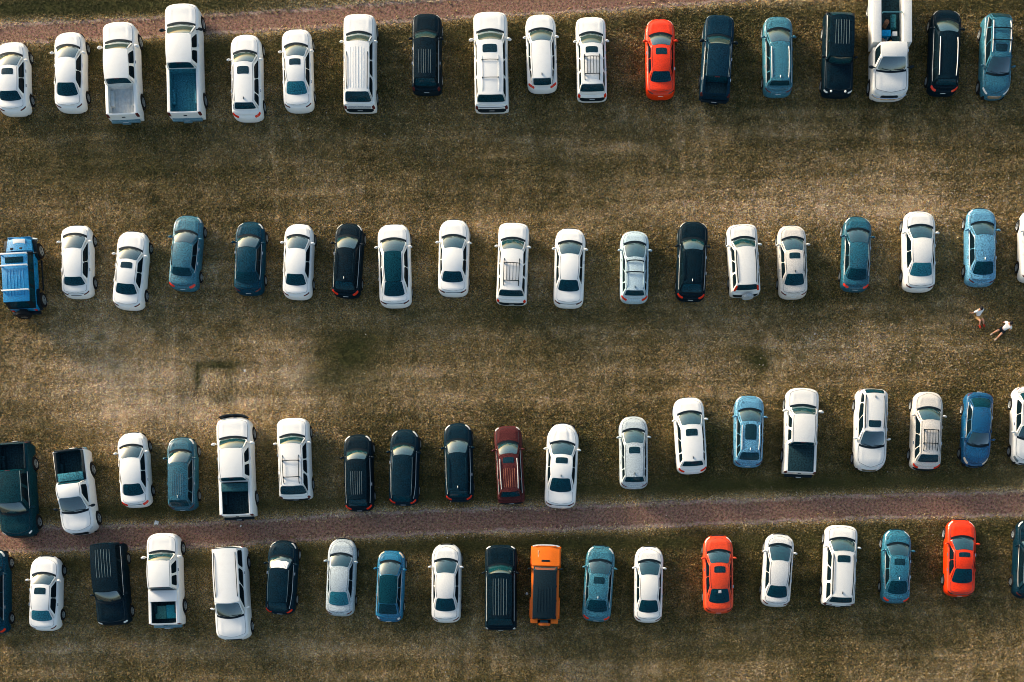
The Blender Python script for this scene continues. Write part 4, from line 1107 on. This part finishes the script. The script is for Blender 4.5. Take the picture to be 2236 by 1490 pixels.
GREEN = [ (760,800,90,70,.75),(820,740,60,40,.4),(480,798,50,10,1.1),(432,825,10,30,1.0),(485,872,30,12,.7),(505,835,8,30,.5),(400,860,22,40,.35),(1650,780,34,26,.9),(1745,785,18,12,.6),(1990,785,12,12,.8),(220,738,12,9,.8),(1550,700,50,40,.35),(600,20,500,18,.6),(100,15,200,20,.7),(700,1010,30,25,.4),(1640,1420,160,30,.4),(330,360,220,50,.3),(100,340,200,60,.25),(1080,700,300,40,.25),(1250,370,250,40,.15),(1700,1060,300,18,.6),(1400,1190,900,14,.5),(1665,800,20,16,.7),(1600,760,20,14,.5),(1700,850,12,10,.5),(760,760,40,30,.5),(700,830,50,20,.4),(900,690,20,12,.5),(1130,700,16,12,.6),(620,880,14,10,.5),(250,800,14,10,.5),(990,840,14,12,.5),(1900,780,12,9,.6) ]
GR_ = [((px-1235)/36.5, (1440-py)/36.5, rx/36.5, ry/36.5, a) for px, py, rx, ry, a in GREEN]
def field(lst, x, y, base):
    v = base
    for bx, by, rx, ry, a in lst:
        d = ((x-bx)/rx)**2+((y-by)/ry)**2
        if d < 9: v += a*math.exp(-d)
    return v
RUTS = [(31.2, .09), (28.8, .07), (18.9, .08), (16.6, .09), (.6, .08), (-1.5, .06)]
CROSS = [(-16.8, 26, 33, .12), (7.6, 28, 35, .13), (-24, 15, 20, .10), (-9.5, 14, 20, -.10), (3.5, 14, 20, .07), (20, 28, 34, .09), (-30, 27, 32, .07), (12.5, -4, 3, .10), (-5, -4, 2.5, .08), (25, -4, 3, .08)]
ROAD1 = [(-900, 140), (-300, 100), (0, 76), (440, 55), (900, 25), (1340, 0), (1700, -24), (2400, -62), (3300, -110)]
ROAD2 = [(-900, 1196), (-300, 1186), (0, 1180), (440, 1168), (900, 1142), (1340, 1128), (1800, 1110), (2236, 1099), (2700, 1088), (3300, 1080)]
HALF1, HALF2 = 20/36.5, 24/36.5
def wpt(p): return Vector(((p[0]-1235)/36.5, (1440-p[1])/36.5, 0))
def spline(ps, step=.25):
    P_ = [wpt(p) for p in ps]; o = []
    for i in range(len(P_)-1):
        a, b, c, d = P_[max(0, i-1)], P_[i], P_[i+1], P_[min(len(P_)-1, i+2)]
        n_ = max(2, int((c-b).length/step))
        for k_ in range(n_):
            t = k_/n_
            o.append(.5*((2*b)+(c-a)*t+(2*a-5*b+4*c-d)*t*t+(3*b-a-3*c+d)*t**3))
    o.append(P_[-1]); return o
R1, R2 = spline(ROAD1), spline(ROAD2)
def road_y(R_, x):
    lo, hi = 0, len(R_)-1
    if x <= R_[0].x: return R_[0].y
    if x >= R_[-1].x: return R_[-1].y
    while hi-lo > 1:
        m = (lo+hi)//2
        if R_[m].x <= x: lo = m
        else: hi = m
    t = (x-R_[lo].x)/max(1e-6, R_[hi].x-R_[lo].x); return lerp(R_[lo].y, R_[hi].y, t)

def ground_color_nodes(nt, dry, green, pos):
    """dry soil / straw / olive grass, mixed by plant dryness, the painted row shade and several sizes of clumping"""
    N = nt.nodes; Lk = nt.links
    def noise(scale, detail, rough=.6, sx=1, sy=1):
        mp = N.new('ShaderNodeMapping'); mp.inputs['Scale'].default_value = (sx, sy, 1); Lk.new(pos, mp.inputs[0])
        n = N.new('ShaderNodeTexNoise'); n.inputs['Scale'].default_value = scale; n.inputs['Detail'].default_value = detail; n.inputs['Roughness'].default_value = rough
        Lk.new(mp.outputs[0], n.inputs[0]); return n
    def math_(op, a, b=None, c=None):
        m = N.new('ShaderNodeMath'); m.operation = op
        for i, q in enumerate((a, b, c)):
            if q is None: continue
            if isinstance(q, (int, float)): m.inputs[i].default_value = q
            else: Lk.new(q, m.inputs[i])
        return m.outputs[0]
    big = noise(.16, 4); mid = noise(1.6, 6, .75); fine = noise(12.0, 4, .8); mow = noise(.5, 3, .6, .12, 1.6)
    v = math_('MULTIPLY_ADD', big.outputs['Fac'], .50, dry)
    v = math_('MULTIPLY_ADD', mid.outputs['Fac'], .60, v)
    v = math_('MULTIPLY_ADD', mow.outputs['Fac'], .46, v)
    v = math_('MULTIPLY_ADD', fine.outputs['Fac'], .85, v)
    md2 = noise(.30, 8, .72); v = math_('MULTIPLY_ADD', md2.outputs['Fac'], .55, v)
    v = math_('MULTIPLY_ADD', noise(.45, 3, .6, 1.5, .10).outputs['Fac'], .25, v)
    v = math_('SUBTRACT', v, 1.12+.5*.85)
    ramp = N.new('ShaderNodeValToRGB'); Lk.new(v, ramp.inputs[0])
    cr_ = ramp.color_ramp
    pts = [(.0,(.014,.021,.013)),(.26,(.078,.066,.020)),(.48,(.195,.142,.055)),(.70,(.42,.295,.14)),(1.0,(.84,.64,.41))]
    cr_.elements[0].position = pts[0][0]; cr_.elements[0].color = (*pts[0][1], 1)
    cr_.elements[1].position = pts[-1][0]; cr_.elements[1].color = (*pts[-1][1], 1)
    for p, c in pts[1:-1]:
        e = cr_.elements.new(p); e.color = (*c, 1)
    # coloured speckle of single leaves, straw and bare soil
    sp = N.new('ShaderNodeTexNoise'); sp.inputs['Scale'].default_value = 22.0; sp.inputs['Detail'].default_value = 1.0; Lk.new(pos, sp.inputs[0])
    mx = N.new('ShaderNodeMix'); mx.data_type = 'RGBA'; mx.blend_type = 'OVERLAY'; mx.clamp_result = True
    mx.inputs[0].default_value = 1.0
    sc_ = N.new('ShaderNodeSeparateColor'); Lk.new(sp.outputs['Color'], sc_.inputs[0]); cc_ = N.new('ShaderNodeCombineColor')
    lum = math_('MULTIPLY_ADD', sc_.outputs[0], 2.6, -.80)
    hue = math_('MULTIPLY_ADD', sc_.outputs[1], 1.3, -.65)
    Lk.new(math_('ADD', lum, hue), cc_.inputs[0]); Lk.new(math_('MULTIPLY_ADD', hue, .15, lum), cc_.inputs[1]); Lk.new(math_('MULTIPLY_ADD', hue, -.9, math_('MULTIPLY_ADD', lum, .55, .22)), cc_.inputs[2])
    Lk.new(ramp.outputs[0], mx.inputs[6]); Lk.new(cc_.outputs[0], mx.inputs[7])
    g = N.new('ShaderNodeMix'); g.data_type = 'RGBA'
    gn = math_('MULTIPLY', green, math_('MULTIPLY_ADD', mid.outputs['Fac'], 1.8, .1))
    gn.node.use_clamp = True
    Lk.new(gn, g.inputs[0]); Lk.new(mx.outputs[2], g.inputs[6])
    gg = N.new('ShaderNodeMix'); gg.data_type = 'RGBA'; Lk.new(fine.outputs['Fac'], gg.inputs[0]); gg.inputs[6].default_value = (.018,.024,.010,1); gg.inputs[7].default_value = (.14,.125,.035,1)
    Lk.new(gg.outputs[2], g.inputs[7])
    return g.outputs[2], fine
def ground_mat():
    m = bpy.data.materials.new('grass_field'); m.use_nodes = True; nt = m.node_tree; b = nt.nodes['Principled BSDF']
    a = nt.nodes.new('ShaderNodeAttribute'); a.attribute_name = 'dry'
    a2 = nt.nodes.new('ShaderNodeAttribute'); a2.attribute_name = 'lush'
    gm = nt.nodes.new('ShaderNodeNewGeometry')
    col, fine = ground_color_nodes(nt, a.outputs['Fac'], a2.outputs['Fac'], gm.outputs['Position'])
    nt.links.new(col, b.inputs['Base Color']); b.inputs['Roughness'].default_value = .95; b.inputs['Specular IOR Level'].default_value = .1
    bp = nt.nodes.new('ShaderNodeBump'); bp.inputs['Strength'].default_value = .7; bp.inputs['Distance'].default_value = .05
    nt.links.new(fine.outputs['Fac'], bp.inputs['Height']); nt.links.new(bp.outputs[0], b.inputs['Normal'])
    return m
def blade_mat():
    m = bpy.data.materials.new('grass_blades'); m.use_nodes = True; nt = m.node_tree; b = nt.nodes['Principled BSDF']
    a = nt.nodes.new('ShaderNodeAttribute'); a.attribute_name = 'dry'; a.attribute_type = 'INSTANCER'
    a2 = nt.nodes.new('ShaderNodeAttribute'); a2.attribute_name = 'lush'; a2.attribute_type = 'INSTANCER'
    oi = nt.nodes.new('ShaderNodeObjectInfo')
    gm = nt.nodes.new('ShaderNodeNewGeometry')
    rv = nt.nodes.new('ShaderNodeMath'); rv.operation = 'MULTIPLY_ADD'; nt.links.new(oi.outputs['Random'], rv.inputs[0]); rv.inputs[1].default_value = .22; nt.links.new(a.outputs['Fac'], rv.inputs[2])
    col, fine = ground_color_nodes(nt, rv.outputs[0], a2.outputs['Fac'], gm.outputs['Position'])
    nt.links.new(col, b.inputs['Base Color']); b.inputs['Roughness'].default_value = .8; b.inputs['Specular IOR Level'].default_value = .15
    return m
# ground sheet: fine where it is seen, stretched to the horizon beyond
def axis(a, b, step, far):
    v = [a+i*step for i in range(int((b-a)/step)+1)]
    e = [5, 15, 40, 110, 300, 900]
    return [v[0]-q for q in e[::-1]]+v+[v[-1]+q for q in e]
xs = axis(-38, 32, .25, 900); ys_ = axis(-6, 44, .25, 900)
rg = random.Random(3)
bm = bmesh.new(); Vg = []
for y in ys_:
    Vg.append([bm.verts.new((x, y, 0)) for x in xs])
for j in range(len(ys_)-1):
    for i in range(len(xs)-1): bm.faces.new((Vg[j][i], Vg[j][i+1], Vg[j+1][i+1], Vg[j+1][i]))
gme = bpy.data.meshes.new('ground'); bm.to_mesh(gme); bm.free()
gme.materials.append(ground_mat())
da = gme.attributes.new('dry', 'FLOAT', 'POINT'); la = gme.attributes.new('lush', 'FLOAT', 'POINT')  # dry also carries the shade painted between the parked cars
dens = gme.attributes.new('density', 'FLOAT', 'POINT')
for i, v in enumerate(gme.vertices):
    x, y = v.co.x, v.co.y
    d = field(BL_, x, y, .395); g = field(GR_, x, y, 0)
    for R_, hw in ((R1, HALF1), (R2, HALF2)):
        q = abs(y-road_y(R_, x))-hw
        g += .55*math.exp(-((q-.95)/.5)**2) if q > 0 else 0   # longer grass along the verge
        d += .30*math.exp(-(q/.35)**2)
    if inv_ := (-37 < x < 31.5 and -5.5 < y < 43.5):     # faint wheel ruts along the lanes and across them
        for ry, am in RUTS:
            yy = ry+.035*x+.35*math.sin(x*.17+ry)
            for o_ in (-.75, .75): d += am*math.exp(-((y-yy-o_)/.20)**2)*(.6+.4*math.sin(x*.6+ry*3))
        for rx, ya_, yb_, am in CROSS:
            if ya_ < y < yb_:
                xx = rx+.3*math.sin(y*.3)
                for o_ in (-.75, .75): d += am*math.exp(-((x-xx-o_)/.22)**2)
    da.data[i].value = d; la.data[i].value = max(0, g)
    q = min(abs(y-road_y(R1, x))-HALF1, abs(y-road_y(R2, x))-HALF2)
    inv = (-36 < x < 31) and (-4.5 < y < 42)
    dens.data[i].value = (smooth(-.3, .5, q) if inv else 0)*(1.0)
ground = bpy.data.objects.new('ground', gme); COL.objects.link(ground); ground['kind'] = 'structure'

# dirt tracks: sheets 4 mm above the ground with ragged edges
def road_mat(name):
    m = bpy.data.materials.new(name); m.use_nodes = True; nt = m.node_tree; N = nt.nodes; Lk = nt.links; b = N['Principled BSDF']
    uv = N.new('ShaderNodeUVMap'); uv.uv_map = 'UVMap'; sp = N.new('ShaderNodeSeparateXYZ'); Lk.new(uv.outputs[0], sp.inputs[0])
    gm = N.new('ShaderNodeNewGeometry')
    def noise(s, d=4, r=.65):
        n = N.new('ShaderNodeTexNoise'); n.inputs['Scale'].default_value = s; n.inputs['Detail'].default_value = d; n.inputs['Roughness'].default_value = r; Lk.new(gm.outputs['Position'], n.inputs[0]); return n
    def M(op, a, b_=None, c=None, cl=False):
        q = N.new('ShaderNodeMath'); q.operation = op; q.use_clamp = cl
        for i, t in enumerate((a, b_, c)):
            if t is None: continue
            if isinstance(t, (int, float)): q.inputs[i].default_value = t
            else: Lk.new(t, q.inputs[i])
        return q.outputs[0]
    v = sp.outputs[1]                       # -1..1 stored as 0..1 across the track
    ab = M('ABSOLUTE', M('MULTIPLY_ADD', v, 2.0, -1.0))
    n1 = noise(1.1, 5, .7); n2 = noise(7, 6, .8); n3 = noise(.35, 5, .7)
    e = M('MULTIPLY_ADD', n1.outputs['Fac'], .90, M('SUBTRACT', ab, .34)); e = M('MULTIPLY_ADD', n2.outputs['Fac'], .26, e)
    pale = M('MULTIPLY', M('SMOOTHSTEP', e, .82, 1.0) if False else M('MULTIPLY_ADD', e, 5.0, -4.1, True), 1.0)
    cr_ = N.new('ShaderNodeValToRGB'); Lk.new(n2.outputs['Fac'], cr_.inputs[0])
    c = cr_.color_ramp; c.elements[0].position = .36; c.elements[0].color = (.042,.026,.019, 1); c.elements[1].position = .66; c.elements[1].color = (.40,.235,.155, 1)
    mx = N.new('ShaderNodeMix'); mx.data_type = 'RGBA'; Lk.new(M('MULTIPLY', pale, M('MULTIPLY_ADD', n3.outputs['Fac'], 2.2, -.25, True)), mx.inputs[0]); Lk.new(cr_.outputs[0], mx.inputs[6])
    c2 = N.new('ShaderNodeValToRGB'); Lk.new(n2.outputs['Fac'], c2.inputs[0]); c2.color_ramp.elements[0].position = .3; c2.color_ramp.elements[0].color = (.10,.075,.055,1); c2.color_ramp.elements[1].position = .7; c2.color_ramp.elements[1].color = (.60,.45,.33,1)
    Lk.new(c2.outputs[0], mx.inputs[7])
    s15 = noise(24, 4, .8); ov = N.new('ShaderNodeMix'); ov.data_type = 'RGBA'; ov.blend_type = 'OVERLAY'; ov.inputs[0].default_value = .75; ov.clamp_result = True
    sv = N.new('ShaderNodeVectorMath'); sv.operation = 'MULTIPLY_ADD'; Lk.new(s15.outputs['Color'], sv.inputs[0]); sv.inputs[1].default_value = (2.1, 1.9, 2.1); sv.inputs[2].default_value = (-.52, -.45, -.53)
    Lk.new(mx.outputs[2], ov.inputs[6]); Lk.new(sv.outputs[0], ov.inputs[7])
    Lk.new(ov.outputs[2], b.inputs['Base Color']); b.inputs['Roughness'].default_value = .95; b.inputs['Specular IOR Level'].default_value = .1
    tr = N.new('ShaderNodeBsdfTransparent'); ms = N.new('ShaderNodeMixShader'); o = N['Material Output']
    edge = M('MULTIPLY_ADD', e, 7.0, -7.6, True)
    Lk.new(edge, ms.inputs[0]); Lk.new(b.outputs[0], ms.inputs[1]); Lk.new(tr.outputs[0], ms.inputs[2]); Lk.new(ms.outputs[0], o.inputs['Surface'])
    bp = N.new('ShaderNodeBump'); bp.inputs['Strength'].default_value = .5; bp.inputs['Distance'].default_value = .03; Lk.new(n2.outputs['Fac'], bp.inputs['Height']); Lk.new(bp.outputs[0], b.inputs['Normal'])
    return m
for nm, R_, hw, lab in (('dirt_track', R1, HALF1, 'upper'), ('dirt_road', R2, HALF2, 'lower')):
    bm = bmesh.new(); uvl = bm.loops.layers.uv.new('UVMap'); prev = None; K_ = 8
    hw2 = hw*1.28
    for i, p in enumerate(R_):
        a = R_[max(0, i-1)]; b = R_[min(len(R_)-1, i+1)]; d = (b-a).normalized(); nrm_ = Vector((-d.y, d.x, 0))
        row = [(bm.verts.new(p+nrm_*(hw2*(-1+2*q/K_))+Vector((0, 0, .004))), q/K_) for q in range(K_+1)]
        if prev:
            for q in range(K_):
                f = bm.faces.new((prev[q][0], row[q][0], row[q+1][0], prev[q+1][0]))
                for lp, val in zip(f.loops, (prev[q][1], row[q][1], row[q+1][1], prev[q+1][1])): lp[uvl].uv = (i*.1, val)
        prev = row
    o = link_mesh(nm, bm, road_mat(nm+'_soil'), recalc=False); o['kind'] = 'structure'

# ------------------------------------------------------------------ grass: small tufts scattered over the field (one object, uncountable)
tcol = []
bmat_ = blade_mat()
for v_ in range(4):
    bm = bmesh.new(); r_ = random.Random(20+v_)
    for q in range(9):
        a = r_.uniform(0, 2*PI); rr = r_.uniform(0, .07); x, y = rr*math.cos(a), rr*math.sin(a)
        hgt = r_.uniform(.03, .085); wdt = r_.uniform(.012, .026); b_ = r_.uniform(0, 2*PI); ln = r_.uniform(.02, .07)
        dx, dy = math.cos(b_), math.sin(b_)
        p = [(x-dy*wdt, y+dx*wdt, 0), (x+dy*wdt, y-dx*wdt, 0), (x+dx*ln*.4+dy*wdt*.7, y+dy*ln*.4-dx*wdt*.7, hgt*.7), (x+dx*ln*.4-dy*wdt*.7, y+dy*ln*.4+dx*wdt*.7, hgt*.7), (x+dx*ln*1.3, y+dy*ln*1.3, hgt)]
        vs = [bm.verts.new(t) for t in p]; bm.faces.new(vs[:4]); bm.faces.new((vs[3], vs[2], vs[4]))
    me = bpy.data.meshes.new('grass_tuft'); bm.to_mesh(me); bm.free(); me.materials.append(bmat_); tcol.append(me)
tc_ = bpy.data.collections.new('tuft_sources')
for i, me in enumerate(tcol):
    o = bpy.data.objects.new('grass_tuft_source', me); tc_.objects.link(o)
ng = bpy.data.node_groups.new('grass_scatter', 'GeometryNodeTree')
ng.interface.new_socket('Geometry', in_out='INPUT', socket_type='NodeSocketGeometry'); ng.interface.new_socket('Geometry', in_out='OUTPUT', socket_type='NodeSocketGeometry')
N = ng.nodes; Lk = ng.links
gi = N.new('NodeGroupInput'); go = N.new('NodeGroupOutput')
dp = N.new('GeometryNodeDistributePointsOnFaces'); dp.distribute_method = 'RANDOM'
na = N.new('GeometryNodeInputNamedAttribute'); na.data_type = 'FLOAT'; na.inputs['Name'].default_value = 'density'
mu = N.new('ShaderNodeMath'); mu.operation = 'MULTIPLY'; mu.inputs[1].default_value = 65.0
ci = N.new('GeometryNodeCollectionInfo'); ci.inputs['Collection'].default_value = tc_; ci.inputs['Separate Children'].default_value = True; ci.inputs['Reset Children'].default_value = True
ip = N.new('GeometryNodeInstanceOnPoints'); ip.inputs['Pick Instance'].default_value = True
rr_ = N.new('FunctionNodeRandomValue'); rr_.data_type = 'FLOAT_VECTOR'; rr_.inputs[0].default_value = (0, 0, 0); rr_.inputs[1].default_value = (0, 0, 6.283)
rs_ = N.new('FunctionNodeRandomValue'); rs_.data_type = 'FLOAT'; rs_.inputs[2].default_value = .6; rs_.inputs[3].default_value = 1.5
Lk.new(gi.outputs[0], dp.inputs['Mesh']); Lk.new(na.outputs[0], mu.inputs[0]); Lk.new(mu.outputs[0], dp.inputs['Density'])
Lk.new(dp.outputs['Points'], ip.inputs['Points']); Lk.new(ci.outputs[0], ip.inputs['Instance'])
Lk.new(rr_.outputs[0], ip.inputs['Rotation']); Lk.new(rs_.outputs[1], ip.inputs['Scale']); Lk.new(ip.outputs[0], go.inputs[0])
gobj = bpy.data.objects.new('grass', gme.copy()); COL.objects.link(gobj)
gobj.modifiers.new('scatter', 'NODES').node_group = ng
tag(gobj, 'short dry olive and straw coloured grass covering the field', 'grass', kind='stuff')

# pale clods and stones on the bare patches (one object, uncountable)
bm = bmesh.new(); rs = random.Random(77); cnt = 0
while cnt < 2600:
    zone = rs.random()
    if zone < .45: x = rs.gauss(18, 7); y = road_y([Vector((-40, 24.5, 0)), Vector((0, 25.5, 0)), Vector((20, 27.5, 0)), Vector((32, 27.5, 0))], x)+rs.gauss(0, 1.3)
    elif zone < .62: x = rs.gauss(17, 4.5); y = rs.gauss(18.6, .9)
    elif zone < .80: x = rs.uniform(-36, 31); y = road_y(R2, x)+rs.choice((-1, 1))*(HALF2*1.05+abs(rs.gauss(0, .22)))
    else: x = rs.uniform(-36, 31); y = rs.uniform(-4, 42)
    cnt += 1; s = rs.uniform(.012, .038)
    r = bmesh.ops.create_icosphere(bm, subdivisions=1, radius=s)
    sx, sy, a = rs.uniform(.8, 1.8), rs.uniform(.8, 1.3), rs.uniform(0, PI)
    for v in r['verts']:
        p = Vector((v.co.x*sx, v.co.y*sy, v.co.z*.7)); p = Matrix.Rotation(a, 3, 'Z') @ p; v.co = p+Vector((x, y, s*.5+.02))
o = link_mesh('gravel', bm, mat('pale_clod', (.46,.40,.33), rough=.95, fleck=.4, fscale=9), smooth=False, recalc=False); tag(o, 'pale clods and small stones strewn over the bare soil', 'gravel', kind='stuff')

# ------------------------------------------------------------------ bits of litter
for lab, (px, py), s, nm in (('white scrap of paper on the grass between the second and third rows', (535, 810), .09, 'paper_scrap'),
                  ('crumpled pale bag on the road edge below the teal crossover', (342, 1142), .15, 'plastic_bag'),
                  ('white scrap on the dirt road below the pickup with the black guard', (526, 1149), .07, 'paper_scrap'),
                  ('small white bag beside the left side of the orange off-road suv', (1151, 1297), .09, 'plastic_bag')):
    bm = bmesh.new(); r_ = random.Random(int(px)); bmesh.ops.create_icosphere(bm, subdivisions=2, radius=s)
    for v in bm.verts: v.co *= r_.uniform(.6, 1.15); v.co.z = v.co.z*.5+s*.35
    o = link_mesh(nm, bm, WHITEP, smooth=False); o.location = GP(px, py); tag(o, lab, 'litter')
